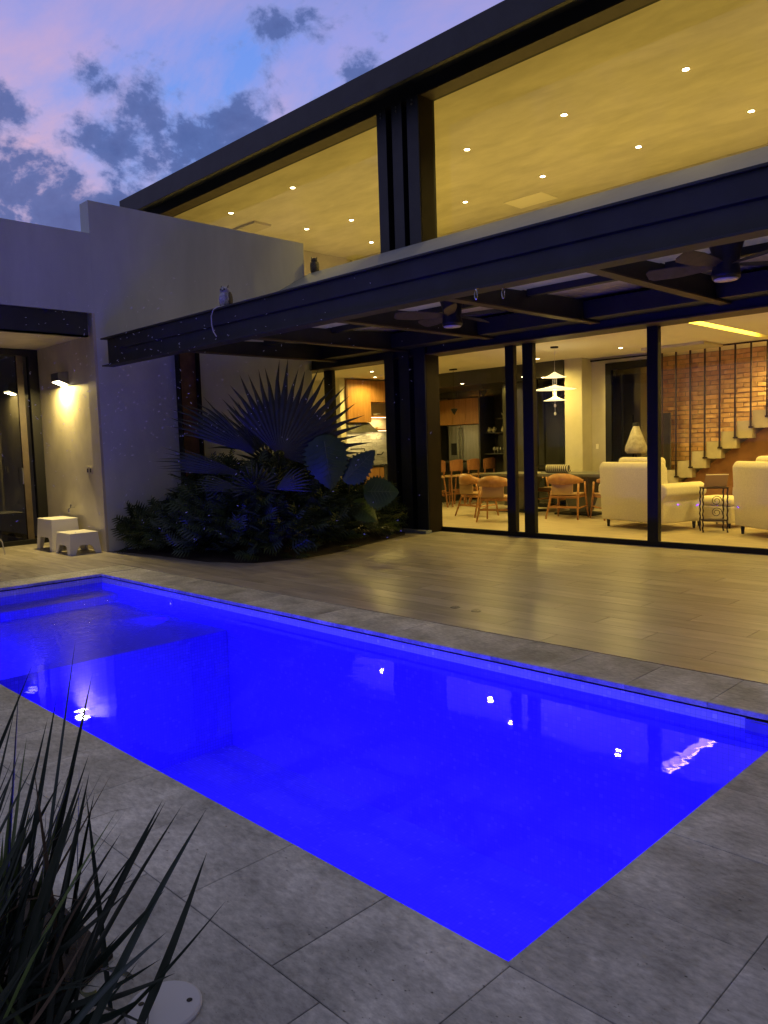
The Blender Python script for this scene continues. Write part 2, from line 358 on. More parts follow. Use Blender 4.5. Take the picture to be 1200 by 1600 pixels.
# ================================================================== GROUND
PX0, PX1, PY0, PY1 = -9.10, -1.24, 1.66, 4.15
mb = MB()
G = 70
for (a,b,c,d) in ((-G,PX0-.03,-G,G),(PX1+.03,G,-G,G),(PX0-.03,PX1+.03,-G,PY0-.03),(PX0-.03,PX1+.03,PY1+.03,G)):
    mb.quad((a,c,-.05),(b,c,-.05),(b,d,-.05),(a,d,-.05))
ob('ground', mb, M_ground, kind='structure')

# deck of wood-look planks
deck = ob('pool_deck', MB().box(-9.57,4,4.66,9.62,-.04,-.006).box(-13.2,-9.57,-2.5,5.15,-.04,-.006).box(-10.99,-9.57,5.15,9.62,-.04,-.006), M_grout, kind='structure')
pm = {}
def plank(x0, x1, y0, y1):
    w = round(x1-x0-.004,3); d = round(y1-y0-.004,3); k = (w,d)
    if w < .05: return
    if k not in pm: pm[k] = mesh_of(MB().box(-w/2,w/2,-d/2,d/2,-.01,0), M_plank, 'plank')
    piece('plank', pm[k], ((x0+x1)/2,(y0+y1)/2,0), deck)
def plankfill(x0, x1, y0, y1, w=.25, l=1.6):
    y = y0; i = 0
    while y < y1-.02:
        ye = min(y+w, y1); x = x0 - (i*.53 % l); i += 1
        while x < x1-.02:
            plank(max(x,x0), min(x+l,x1), y, ye); x += l
        y = ye
plankfill(-9.57, 4, 4.66, 9.62)
plankfill(-13.2, -9.57, .4, 5.15)
plankfill(-10.99, -9.57, 5.15, 5.65)

# coping and paving slabs
cop = ob('pool_surround', MB().box(PX0-.47,PX0,PY0-.46,PY1+.5,-.045,-.006).box(PX0,PX1,PY1,PY1+.5,-.045,-.006).box(PX0,PX1,PY0-.46,PY0,-.045,-.006).box(PX1,PX1+.47,PY0-.46,PY1+.5,-.045,-.006), M_grout, kind='structure')
sm = {}
def slab(x0, x1, y0, y1, mat_, par, name='coping_slab', gap=.0025, th=.03, z=0):
    w = round(x1-x0-gap,3); d = round(y1-y0-gap,3); k = (w,d,mat_.name)
    if w < .04 or d < .04: return
    if k not in sm:
        b = .0015
        sm[k] = mesh_of(MB().hexa([(-w/2,-d/2,-th),(w/2,-d/2,-th),(w/2,d/2,-th),(-w/2,d/2,-th)],[(-w/2,-d/2,-b),(w/2,-d/2,-b),(w/2,d/2,-b),(-w/2,d/2,-b)]).hexa(
            [(-w/2,-d/2,-b),(w/2,-d/2,-b),(w/2,d/2,-b),(-w/2,d/2,-b)],[(-w/2+b,-d/2+b,0),(w/2-b,-d/2+b,0),(w/2-b,d/2-b,0),(-w/2+b,d/2-b,0)]), mat_, name)
    piece(name, sm[k], ((x0+x1)/2,(y0+y1)/2,z+random.uniform(-.0012,.0012)), par)
x = PX1
while x > PX0+.01:
    xe = max(x-.49, PX0); slab(xe, x, PY0-.45, PY0+.015, M_trav, cop); slab(xe, x, PY1-.015, PY1+.5, M_trav, cop); x = xe
y = PY0
while y < PY1-.01:
    ye = min(y+.498, PY1); slab(PX1-.015, PX1+.47, y, ye, M_trav, cop); slab(PX0-.46, PX0+.015, y, ye, M_trav, cop); y = ye
for (a,b) in ((PX0-.46,PX0),(PX1,PX1+.47)):
    for (c,d) in ((PY0-.45,PY0),(PY1,PY1+.5)): slab(a,b,c,d,M_trav,cop)
pav = ob('paving', MB().box(-9.57,4,-2.6,1.21,-.045,-.006).box(-.77,4,1.21,4.65,-.045,-.006), M_grout, kind='structure')
def pavefill(x0, x1, y0, y1, w, d, skip=None):
    y = y1; i = 0
    while y > y0+.02:
        ye = max(y-d, y0); x = x1 + ((i%2)*w*.5); i += 1
        while x > x0+.02:
            a, b = max(x-w,x0), min(x,x1)
            if b-a > .03 and not (skip and skip(a,b,ye,y)): slab(a, b, ye, y, M_pave, pav, 'paving_slab')
            x -= w
        y = ye
pavefill(-9.57, 4, -2.6, 1.209, .92, .61)
pavefill(-.77, 4, 1.2, 4.65, .75, .75)

# ================================================================== POOL
SX = -6.42
mb = MB()
def wallq(mb, a, b, z0, z1): mb.quad((a[0],a[1],z0),(b[0],b[1],z0),(b[0],b[1],z1),(a[0],a[1],z1))
wallq(mb,(PX0,PY1),(PX1,PY1),-1.45,-.031); wallq(mb,(PX1,PY1),(PX1,PY0),-1.45,-.031); wallq(mb,(PX1,PY0),(PX0,PY0),-1.45,-.031); wallq(mb,(PX0,PY0),(PX0,PY1),-1.45,-.031)
mb.quad((SX,PY0,-1.45),(PX1,PY0,-1.45),(PX1,PY1,-1.45),(SX,PY1,-1.45))
pool = ob('pool_basin', mb, M_mosaic, kind='structure')
ob('sun_shelf', MB().box(PX0+.002,SX,PY0+.002,PY1-.002,-1.46,-.30), M_mosaic, pool)
ob('entry_step', MB().box(PX0+.003,PX0+.42,PY0+.003,PY1-.003,-.299,-.20), M_mosaic, pool)
wat = ob('water', MB().quad((PX0,PY0,-.105),(PX1,PY0,-.105),(PX1,PY1,-.105),(PX0,PY1,-.105)), M_water, kind='structure')
t = thing('pool_skimmer', 'dark square skimmer mouth in the far tiled pool wall at the right edge', 'skimmer', (-1.42,4.14,-.09))
ob('skimmer_frame', MB().box(-1.53,-1.26,4.135,4.148,-.125,-.045), M_grey, t)
ob('skimmer_flap', MB().box(-1.50,-1.29,4.128,4.134,-.11,-.055), M_grey, t)
BLUE = (.010,.0,1.0)
M_led = emat('pool_led', (.03,.02,1), .7)
def poollight(x, y, z, dx, dy, e, lab):
    t = thing('pool_light', lab, 'pool light', (x,y,z), group='blue lamps under the water')
    a = math.atan2(dy, dx)
    M = Matrix.Translation((x,y,z)) @ Matrix.Rotation(a,4,'Z') @ Matrix.Rotation(R_(90),4,'Y')
    ob('lamp_ring', MB().lathe([(.11,0),(.11,.015),(.09,.025),(.085,.01)], n=20).xf(M), M_plastic, t)
    ob('lamp_lens', MB().lathe([(.084,.006),(.05,.018),(0,.022)], n=20).xf(M), M_led, t)
    o = light('SPOT', 'pool_led_light', (x+dx*.06,y+dy*.06,z), e, BLUE, .07, spot=128, parent=t, blend=.6)
    o.rotation_euler = Vector((dx,dy,-.28)).to_track_quat('-Z','Y').to_euler()
for x, w in ((-5.8,'first'),(-4.8,'second'),(-3.8,'third'),(-2.8,'fourth'),(-1.8,'fifth')): poollight(x, PY0+.01, -.66, 0, 1, 165 if x < -5 else 92, w+' lamp from the shallow shelf on the near long wall of the pool')
poollight(PX1-.01, 2.2, -.7, -1, 0, 80, 'nearer round blue lamp on the right end wall of the pool')
poollight(PX1-.01, 3.5, -.7, -1, 0, 80, 'farther round blue lamp on the right end wall of the pool')
def smalllamp(x, y, dy, e, lab):
    t = thing('shelf_lamp', lab, 'pool light', (x,y,-.165))
    M = Matrix.Translation((x,y,-.165)) @ Matrix.Rotation(R_(90)*(1 if dy < 0 else -1),4,'X')
    ob('lamp_ring', MB().lathe([(.045,0),(.045,.008),(.034,.012)], n=16).xf(M), M_plastic, t); ob('lamp_lens', MB().lathe([(.034,.008),(0,.014)], n=16).xf(M), (bpy.data.materials.get('shelf_lamp_lens') or emat('shelf_lamp_lens', (.8,.8,1), 1.2)), t)
    o = light('SPOT', 'shelf_lamp_light', (x,y+dy*.03,-.165), e, (.006,.0,1), .02, spot=88, parent=t, blend=.3); o.rotation_euler = Vector((0,dy,-.5)).to_track_quat('-Z','Y').to_euler()
for x, w in ((-6.75,'first'),(-7.2,'second'),(-7.65,'third'),(-8.1,'fourth'),(-8.55,'fifth')): smalllamp(x, PY0+.004, 1, 165, w+' small added fill lamp from the deep end on the near wall of the shallow shelf')  # near wall lamps added out of view to make the shelf bluer
smalllamp(-7.45, PY1-.004, -1, 18, 'small bright lamp at the waterline of the far wall of the shallow shelf')
for i, (x, y) in enumerate(((-4.40,5.20),(-4.16,5.19))):
    t = thing('floor_cap', ('left' if i == 0 else 'right')+' one of the two small round metal caps set in the plank deck', 'floor cap', (x,y,0), group='metal caps in the deck')
    ob('cap_ring', MB().lathe([(.045,0),(.045,.004),(.036,.006),(.03,.003)], (x,y,0), 18), M_grey, t); ob('cap_plug', MB().lathe([(.03,.001),(0,.0035)], (x,y,0), 18), M_frame, t)

# ================================================================== HOUSE: white wing on the left
h = thing('white_house_wing', 'windowless white rendered wall with a stepped parapet and a lit doorway recess at its left', 'building', (-11.1,3,0))
WX = -11.0
ob('wall', MB().box(WX-.27,WX,5.16,9.08,0,5.04), M_white, h, label='taller part of the white wall behind the plants')
ob('wall', MB().box(WX-.27,WX-.001,-3,5.159,3.46,4.58).box(WX-.27,WX-.001,-3,1.2,0,3.46), M_white, h, label='lower part of the white wall over the doorway recess')
ob('recess_wall', MB().box(-13.3,WX-.271,5.16,5.40,0,3.4), M_beige, h, label='recess side wall of polished beige cement')
ob('recess_corner', MB().box(WX-.271,WX-.0015,5.12,5.1595,0,3.459), M_beige, h)
ob('recess_ceiling', MB().box(-13.4,WX-.12,-3,5.16,3.17,3.3), M_beige, h)
ob('lintel_beam', MB().box(WX-.10,WX-.03,1.2,5.06,3.12,3.455).box(WX-.14,WX-.03,1.2,5.06,3.12,3.14), M_steel, h)
ob('wall', MB().box(-18,WX-.28,5.41,9.4,0,3.3), M_white, h, label='hidden bulk of the wing')
ob('roof', MB().box(-18,WX-.28,-3,5.16,4.2,4.3).box(-18,WX-.28,5.16,9.1,4.5,4.6), M_strip, h)
ob('back_room_wall', MB().box(-16.5,-16.3,-3,5.4,0,3.3), M_inwall, h); ob('back_room_floor', MB().box(-16.3,-13.25,-3,5.15,-.05,-.004), M_plank, h)
ob('back_room_ceiling', MB().box(-16.3,-13.4,-3,5.15,3.17,3.3), M_ceil, h)
d = thing('glazed_door', 'tall dark glass door with a bronze frame at the back of the lit recess', 'door', (-13.2,3.6,0))
ob('frame', MB().box(-13.26,-13.16,5.00,5.155,0,3.165).box(-13.26,-13.16,1.2,5.0,3.06,3.165).box(-13.26,-13.16,1.2,5.0,0,.08), M_frame, d, bevel=.004)
ob('stile', MB().box(-13.25,-13.19,4.82,4.92,.08,3.06), M_steelb, d); ob('stile', MB().box(-13.25,-13.19,3.3,3.38,.08,3.06), M_steelb, d)
ob('glass_pane', MB().quad((-13.21,3.38,.08),(-13.21,4.82,.08),(-13.21,4.82,3.06),(-13.21,3.38,3.06)), M_dglass, d)
ob('glass_pane', MB().quad((-13.21,1.2,.08),(-13.21,3.3,.08),(-13.21,3.3,3.06),(-13.21,1.2,3.06)), M_dglass, d)
ob('glass_pane', MB().quad((-13.21,4.92,.08),(-13.21,5.0,.08),(-13.21,5.0,3.06),(-13.21,4.92,3.06)), M_dglass, d)
ob('handle', MB().tube([(-13.16,4.78,1.0),(-13.12,4.78,1.0),(-13.12,4.78,1.25),(-13.16,4.78,1.25)], .01), M_grey, d)
# wall lamp
def sconce(y, lab):
    t = thing('wall_lamp', lab, 'wall lamp', (-12.15,y,2.5))
    s = -1
    hexa = MB().hexa([(-12.30,y,2.52),(-12.02,y,2.52),(-12.02,y-.16,2.58),(-12.30,y-.16,2.58)],[(-12.30,y,2.72),(-12.02,y,2.72),(-12.02,y-.16,2.70),(-12.30,y-.16,2.70)])
    ob('lamp_housing', hexa, M_grey, t, bevel=.004)
    ob('lamp_lens', MB().quad((-12.285,y-.012,2.517),(-12.285,y-.15,2.569),(-12.035,y-.15,2.569),(-12.035,y-.012,2.517)), M_bulb2, t)
    light('AREA', 'wall_lamp_light', (-12.16,y-.08,2.53), 75, (1,.74,.24), .24, .12, rot=(R_(-20),0,0), parent=t)
sconce(5.158, 'glowing wedge shaped wall lamp on the beige cement wall of the recess')
t = thing('switch_plate', 'left of the two small socket plates on the beige cement wall', 'socket', (-11.52,5.155,1.2), group='socket plates on the cement wall')
ob('plate', MB().box(-11.56,-11.49,5.145,5.158,1.14,1.26), M_inwall, t, bevel=.003); ob('socket_insert', MB().box(-11.545,-11.505,5.141,5.1448,1.17,1.23), M_frame, t)
dup(t, (-11.42,5.155,1.2), 0, 'right of the two small socket plates on the beige cement wall')
t = thing('garden_tap', 'small metal tap on the beige wall just above the tall white stool', 'tap', (-12.1,5.15,.6))
ob('spout', MB().tube([(-12.1,5.158,.62),(-12.1,5.10,.62),(-12.1,5.06,.60),(-12.1,5.06,.55)], .011), M_chrome, t); ob('lever', MB().box(-12.115,-12.085,5.09,5.11,.63,.67), M_chrome, t)

# white stools
def stool(name, lab, loc, w, d, hgt, rz, leg):
    t = thing(name, lab, 'stool', loc, rz, 'white plastic stools')
    f = .03
    ob('top', MB().box(-w/2,w/2,-d/2,d/2,hgt-.018,hgt), M_plastic, t, bevel=.008, local=True)
    e = .012
    # apron panels that flare down into the legs: each side one panel with an arch
    def side(a, b, nrm, nm):
        ax = Vector(b)-Vector(a); Ln = ax.length; ax.normalize(); n_ = Vector((nrm[0],nrm[1],0))
        lw = .085; lh = leg
        prof = [(0,hgt-.018),(Ln,hgt-.018),(Ln+f,0),(Ln-lw+f,0),(Ln-lw-.012,lh-.03),(Ln-lw-.05,lh),(lw+.05,lh),(lw+.012,lh-.03),(lw-f,0),(-f,0)]
        def P(p, th):
            out = n_*(f*(1-p[1]/hgt) - th)
            q = Vector(a)+ax*p[0]+out; return (q.x,q.y,p[1])
        n2 = len(prof); q = MB(); q.add([P(p,0) for p in prof]+[P(p,.018) for p in prof], [])
        q.f += [(0,9,8,7),(0,7,6,5),(0,5,4,1),(4,3,2,1)]
        q.f += [tuple(n2+i for i in fc)[::-1] for fc in [(0,9,8,7),(0,7,6,5),(0,5,4,1),(4,3,2,1)]]
        q.f[1] = (0,7,6,5); q.f += [(i,(i+1)%n2,n2+(i+1)%n2,n2+i) for i in range(n2)]
        ob(nm, q, M_plastic, t, local=True)
    a = w/2-.006; b = d/2-.006
    side((-a,-b,0),(a,-b,0),(0,-1),'apron'); side((a,b,0),(-a,b,0),(0,1),'apron')
    side((a,-b,0),(a,b,0),(1,0),'apron'); side((-a,b,0),(-a,-b,0),(-1,0),'apron')
    return t
stool('plastic_stool', 'taller white plastic stool at the beige wall, left of the low one', (-12.12,4.88,0), .60,.40,.48, R_(-2), .20)
stool('plastic_stool', 'lower white plastic stool in front of the wall corner', (-11.38,4.86,0), .52,.42,.31, R_(-2), .13)
# chrome garden chair at the left edge
t = thing('wire_chair', 'thin chrome garden chair cut by the left edge of the photo', 'chair', (-12.35,3.75,0))
for sx in (-.22,.22):
    ob('leg', MB().tube([(-12.35+sx,4.08,0),(-12.35+sx,4.05,.2),(-12.35+sx,3.95,.36),(-12.35+sx,3.75,.42),(-12.35+sx,3.55,.36),(-12.35+sx,3.45,0)], .01), M_chrome, t)
ob('seat', MB().box(-12.58,-12.12,3.5,3.98,.42,.45), M_frame, t, bevel=.01); ob('backrest', MB().tube([(-12.57,3.5,.44),(-12.57,3.4,.8),(-12.13,3.4,.8),(-12.13,3.5,.44)], .01), M_chrome, t)

# ================================================================== HOUSE: main block
h = thing('main_house', 'two storey glass fronted main house with dark steel frame and warm lit rooms', 'building', (-4,10,0))
XR = 3.5
# roof fascia
ob('roof_fascia', MB().box(-17.2,XR,8.82,8.90,6.80,7.18), M_steel, h, bevel=.006)
ob('roof', MB().box(-17.2,XR,8.90,17.0,7.10,7.175), M_steel, h)
ob('eaves_soffit', MB().box(-17.2,XR,8.90,9.40,7.02,7.06), M_steel, h)
ob('eaves_beam', MB().box(-17.1,XR,9.42,9.44,6.83,7.06).box(-17.1,XR,9.40,9.68,6.815,6.83), M_steelb, h)
ob('eaves_beam_web', MB().box(-17.1,XR,9.395,9.418,6.832,7.04), M_steel, h)
ob('upper_ceiling', MB().box(-17.1,XR,9.70,16.1,6.845,6.95), M_ceilup, h)
ob('upper_wall', MB().box(-17.2,XR,15.95,16.1,3.4,6.845), M_inwall, h)
ob('upper_wall', MB().box(-17.3,-17.1,9.4,16.1,3.4,7.1), M_inwall, h); ob('upper_wall', MB().box(XR,XR+.2,9.0,16.1,0,7.1), M_inwall, h)
ob('upper_floor', MB().box(-17.1,XR,9.75,16.0,3.32,3.5), M_inwall, h)
ob('ceiling_bulkhead', MB().box(-17.0,-15.6,11.4,11.9,6.79,6.844), M_inwall, h)
ob('ceiling_hatch', MB().box(-10.95,-9.95,14.98,15.65,6.832,6.844), M_ceil, h)
# sloping pale upstand
ob('sloping_upstand', MB().prism([(8.35,3.34),(9.66,3.34),(9.66,4.52),(9.18,4.53),(8.35,4.07)], -10.999, XR, 'x'), M_strip, h)
ob('upper_sill', MB().box(-17.1,-11.28,9.4,9.75,3.4,4.52), M_strip, h)
# lower header and ceiling
ob('header_beam', MB().box(-12.4,XR,9.40,9.78,2.87,3.33), M_steel, h)
ob('header_flange', MB().box(-12.4,XR,9.36,9.80,2.85,2.868), M_steelb, h)
CZ = 3.05
ob('lower_ceiling', MB().box(-16.4,-4.98,9.79,16.1,CZ,CZ+.1).box(-4.80,XR,9.79,16.1,CZ,CZ+.1), M_ceil, h)
ob('cove_recess', MB().box(-4.98,-4.80,9.79,16.1,CZ+.16,CZ+.2).box(-4.98,-4.97,9.79,16.1,CZ+.1,CZ+.16).box(-4.81,-4.80,9.79,16.1,CZ+.1,CZ+.16), M_ceil, h)
ob('interior_floor', MB().box(-16.4,XR,9.65,16.4,-.04,0.0), mat('interior_floor_tile', (.42,.35,.25), .35, c2=(.60,.51,.38), scale=2, det=7, stretch=(1,5,1), lo=.3, hi=.7), h)
# steel column group
for i, (a, b) in enumerate(((-9.33,-9.12),(-8.99,-8.77),(-8.66,-8.42))):
    c_ = MB().box(a,b,9.34,9.36,0,6.82).box(a+.095,b-.095,9.36,9.56,0,6.82).box(a,b,9.56,9.58,0,6.82)
    if i == 2: c_ = MB().box(a,b,9.34,9.58,0,6.82)
    ob('steel_column', c_, M_steel, h, bevel=.003)
ob('column_lit_side', MB().box(-8.419,-8.412,9.36,9.57,.01,6.81), M_colside, h)  # thin brown face carries the window glow on the column's side
ob('column_backing', MB().box(-9.33,-8.43,9.59,9.69,0,6.83), M_colside, h)
ob('corner_plinth', MB().box(-9.9,-8.36,9.20,9.34,0,.05), M_strip, h)
# upper glass wall
def window(name, lab, x0, x1, z0, z1, y, mull=(), rail=.05, fr=.05, grp=None):
    t = thing(name, lab, 'window', ((x0+x1)/2,y,z0), group=grp)
    ob('frame', MB().box(x0,x1,y-.03,y+.03,z0,z0+rail).box(x0,x1,y-.03,y+.03,z1-fr,z1).box(x0,x0+fr,y-.029,y+.029,z0+rail,z1-fr).box(x1-fr,x1,y-.029,y+.029,z0+rail,z1-fr), M_frame, t)
    xs = [x0+fr]+[m for mm in mull for m in mm]+[x1-fr]
    for (a,b) in mull: ob('mullion', MB().box(a,b,y-.045,y+.045,z0+rail,z1-fr), M_frame, t, bevel=.003)
    for i in range(0, len(xs), 2):
        ob('glass_pane', MB().quad((xs[i],y,z0+rail),(xs[i+1],y,z0+rail),(xs[i+1],y,z1-fr),(xs[i],y,z1-fr)), M_glass, t)
    return t
window('upper_window', 'wide upper window left of the steel column group, cut off by the white wall', -17.1,-9.33, 4.525,6.845, 9.72, fr=.02, rail=.02)
window('upper_window', 'widest upper window right of the steel column group', -8.46,XR, 4.525,6.845, 9.72, fr=.02, rail=.02)
window('sliding_glass_wall', 'black framed sliding glass wall of the dining and sitting room', -8.56,XR, .0,2.868, 9.70, mull=((-7.09,-6.94),(-6.78,-6.60),(-4.84,-4.69),(-2.4,-2.3),(.4,.5)), rail=.07, fr=.015)
window('kitchen_window', 'kitchen window between the palm and the steel column group', -12.4,-9.34, .0,2.868, 9.72, mull=((-11.27,-11.05),), rail=.07, fr=.02)

# downlights
M_trim = mat('lamp_trim', (.7,.62,.45), .5)
def downlight(x, y, z, e, lab, spot=150, cat='downlight', grp=None, r=.035):
    t = thing('downlight', lab, cat, (x,y,z), group=grp)
    ob('trim_ring', MB().lathe([(r+.02,0),(r+.018,-.006),(r,-.008),(r,-.002)], (x,y,z), 16), M_trim, t)
    ob('lamp_lens', MB().lathe([(0,-.011),(r,-.0085)], (x,y,z), 14), M_bulb, t)
    light('SPOT', 'downlight_beam', (x,y,z-.03), e, WARM, .04, spot=spot, parent=t)
rows = {10.63:'front row', 11.80:'middle row', 12.9:'middle row', 14.2:'back row', 15.1:'back row'}
UP = [(-15.42,10.63),(-13.15,10.63),(-15.38,12.83),(-14.12,13.18),(-15.32,15.0),(-9.43,11.79),(-11.47,14.24),(-9.36,14.16),(-7.39,11.84),(-7.26,14.18),(-5.30,11.82),(-5.22,14.16),(-3.2,11.8),(-3.15,14.16),(-1.1,11.8),(-1.0,14.16),(-11.5,11.8),(1,11.8),(1,14.1)]
UL = ['leftmost upstairs ceiling light just above the white parapet','upstairs light highest in the left window','upstairs light in the left window above the owl and left of its neighbour','upstairs light in the middle of the left window',
 'upstairs light lowest in the left window beside the column group','upstairs light nearest the columns in the right window, upper one','upstairs light nearest the columns in the right window, lower one','second light of the lower row in the right upstairs window, above the hatch',
 'second light of the upper row in the right upstairs window','third light of the lower row in the right upstairs window','third light of the upper row, brightest near the top of the right window','light at the right edge of the upstairs window','fourth light of the lower row, just beyond the right edge','fourth light of the upper row beyond the right edge of the photo','fifth light of the upper row beyond the right edge of the photo','fifth light of the lower row beyond the right edge of the photo','light hidden behind the upstairs column group','last light of the upper row beyond the right edge','last light of the lower row beyond the right edge']
UE = 155
for i, (x, y) in enumerate(UP):
    downlight(x, y, 6.845, UE, UL[i], grp='upstairs ceiling lights', r=.05)
LO = [(-5.6,10.25,'added unseen fill light behind the glass head above the first armchair'),(-3.2,10.3,'added unseen fill light behind the glass head above the second armchair'),(-7.6,10.3,'added unseen fill light behind the glass head beside the mullions'),(-8.58,11.04,'ceiling light just inside the left pane of the sliding glass'),(-11.36,14.5,'ceiling light over the kitchen island between two cone pendants'),(-8.94,13.26,'ceiling light seen beside the thick mullion'),  # glass head lamps are added, unseen, to fill armchair backs and deck
      (-7.07,13.11,'ceiling light above the first cream armchair'),(-11.41,11.08,'nearest of the three kitchen lights in a row'),(-12.4,12.03,'middle of the three kitchen lights in a row'),(-13.4,13.1,'farthest of the three kitchen lights in a row'),
      (-4.5,14.95,'stair light beyond the right edge of the photo'),(-3.3,14.9,'farther added stair fill light beyond the right edge of the photo'),(-3.6,11.2,'ceiling light beyond the right edge of the photo'),(-3.0,13.1,'far ceiling light beyond the right edge of the photo'),(-1.0,11.5,'sitting room light outside the photo'),(-5.7,10.9,'x')]  # stair lamps are added out of view to brighten the brick wall
LE = 125
for (x, y, lab) in LO[:-1]: downlight(x, y, CZ, LE*(1.7 if y > 14.8 else .55 if y < 10.5 else .78 if x < -11.4 else 1), lab, grp='downstairs ceiling lights', spot=165)
SOF = [(-10.95,13.35,'soffit light left of the cone pendants'),(-10.35,14.2,'soffit light right of the cone pendants'),(-9.25,13.2,'soffit light at the sliding door gap'),(-9.15,13.75,'soffit light beside the tall dark window')]
# cove led
t = thing('cove_light', 'bright yellow strip of light let into the sitting room ceiling', 'light strip', (-4.9,12.6,3.15))
ob('led_strip', MB().box(-4.95,-4.84,9.9,13.9,CZ+.105,CZ+.125), M_cove, t)
light('AREA', 'cove_glow', (-4.89,11.9,CZ+.095), 20, (1,.58,.06), .1, 3.8, parent=t)

for (x, y, lab) in SOF: downlight(x, y, 2.718, LE*.3, lab, grp='dark soffit lights', spot=150)
# ---------------------------------------------------------------- interior shell
h2 = thing('interior_walls', 'plastered inner walls of the ground floor behind the sliding glass', 'wall', (-9,14,0))
ob('wall', MB().box(-8.80,-8.40,14.0,14.6,0,CZ), M_inwall, h2, label='bright plaster pier right of the tall dark window', bevel=.005)
ob('wall', MB().box(-8.398,-8.07,14.37,14.6,0,CZ).box(-8.07,-7.00,14.37,14.6,2.93,CZ).box(-7.60,-7.46,14.62,15.46,0,CZ-.01), M_inwall, h2, label='plaster wall around the dark door')
ob('wall', MB().box(-16.4,-6.0,16.1,16.3,0,CZ), M_inwall, h2)
ob('wall', MB().box(-16.4,-13.95,12.45,12.62,0,CZ), M_ceil, h2, label='pale kitchen wall end behind the palm')
ob('wall', MB().box(-14.45,-14.25,12.62,16.1,0,CZ), M_inwall, h2)
ob('wall', MB().box(-16.5,-16.4,9.6,16.1,0,CZ), M_inwall, h2)
ob('ceiling_slot', MB().box(-8.4,-7.0,14.33,14.369,2.985,3.01), M_frame, h2)
ob('stairwell_lintel', MB().box(-6.9,-5.75,13.55,14.35,3.0,3.045), M_inwall, h2)
ob('light_switch', MB().box(-8.30,-8.25,14.352,14.369,1.22,1.32), M_ceil, h2, bevel=.003)
d = thing('interior_door', 'dark framed glazed door left of the brick wall, behind the armchair', 'door', (-7.5,14.36,0))
ob('frame', MB().box(-8.07,-7.94,14.33,14.40,0,2.92).box(-7.13,-7.02,14.33,14.40,0,2.92).box(-7.94,-7.13,14.33,14.40,2.78,2.92).box(-7.94,-7.13,14.33,14.40,0,.1), M_frame, d, bevel=.004)
ob('glass_pane', MB().quad((-7.94,14.37,.1),(-7.13,14.37,.1),(-7.13,14.37,2.78),(-7.94,14.37,2.78)), M_dglass, d)
ob('patio_backing', MB().box(-7.94,-7.13,15.2,15.25,0,1.9), M_conc, d); ob('inner_frame', MB().box(-7.83,-7.78,14.5,14.53,.1,2.7), M_grey, d)
t = thing('cone_lamp', 'cone shaped pale lamp with a dark neck standing behind the first armchair', 'lamp', (-6.95,13.5,0))
c0 = (-6.98,13.5,0)
ob('shade', MB().lathe([(.16,1.14),(.20,1.19),(.19,1.27),(.105,1.5),(.06,1.62),(.055,1.64)], c0, 22), mat('ribbed_cream_shade', (.50,.46,.37), .8, emis=(1,.8,.5), estr=.0, c2=(.32,.29,.23), scale=14), t, smooth=True)
ob('neck', MB().lathe([(.062,1.64),(.06,1.70),(0,1.70)], c0, 16), M_frame, t); ob('stand', MB().lathe([(.16,0),(.16,.02),(.02,.03),(.02,1.12)], c0, 14), M_iron, t)
light('POINT', 'cone_lamp_bulb', (-6.98,13.36,1.78), 2, WARM, .03, parent=t)

# tall dark window with brace
t = thing('tall_dark_window', 'tall dark window with a diagonal brace behind it, left of the bright pier', 'window', (-9.3,14.2,0))
ob('frame', MB().box(-9.70,-9.60,14.17,14.23,0,3.03).box(-8.90,-8.80,14.17,14.23,0,3.03).box(-9.60,-8.90,14.17,14.23,2.93,3.03).box(-9.60,-8.90,14.17,14.23,0,.08).box(-9.60,-8.90,14.18,14.22,.85,.91), M_frame, t, bevel=.003)
ob('glass_pane', MB().quad((-9.6,14.2,.08),(-8.9,14.2,.08),(-8.9,14.2,2.93),(-9.6,14.2,2.93)), M_dglass, t)
ob('brace', MB().hexa([(-9.55,14.4,2.28),(-9.49,14.4,2.36),(-9.49,14.46,2.36),(-9.55,14.46,2.28)],[(-9.17,14.4,1.75),(-9.11,14.4,1.83),(-9.11,14.46,1.83),(-9.17,14.46,1.75)]).box(-9.19,-9.08,14.4,14.5,0,2.35), M_frame, t)
ob('outer_wall', MB().box(-9.72,-8.8,15.3,15.35,0,3.0), M_beige, t)
ob('side_post', MB().box(-10.55,-9.71,14.25,14.33,0,3.03), M_dark, t)

# kitchen
k = thing('kitchen_cabinets', 'kitchen wall units of oak and dark fronts seen through the left panes', 'kitchen', (-12.5,15.5,0))
ob('dark_soffit', MB().box(-13.6,-8.81,13.95,16.09,2.72,CZ-.002), M_dark, k)
ob('dark_back_panel', MB().box(-13.6,-9.72,15.95,16.09,0,2.72), M_dark, k)
for i, a in enumerate((-13.4,-12.97,-12.54)): ob('oak_cabinet', MB().box(a+.002,a+.426,15.4,15.94,1.89,2.53), M_oak, k, bevel=.003)
for i in range(6): ob('dark_glass_door', MB().box(-13.55+i*.72+.01,-13.55+(i+1)*.72-.01,15.42,15.45,2.56,2.715), mat('dark_glass_front', (.06,.065,.06), .15) if i == 0 else bpy.data.materials['dark_glass_front'], k)
ob('side_panel', MB().box(-12.10,-12.06,15.35,15.94,0,2.55), M_dark, k)
for z, a, b in ((2.0,-11.68,-11.22),(1.66,-12.05,-11.22),(1.14,-12.05,-11.22)): ob('shelf', MB().box(a,b,15.5,15.94,z-.02,z), M_dark, k)
ob('coffee_machine', MB().box(-11.66,-11.26,15.55,15.9,1.16,1.62).box(-11.70,-11.22,15.45,15.9,1.62,1.645), M_frame, k, bevel=.006)
f_ = thing('fridge', 'grey steel two door fridge under the oak cabinets', 'fridge', (-12.75,15.6,0))
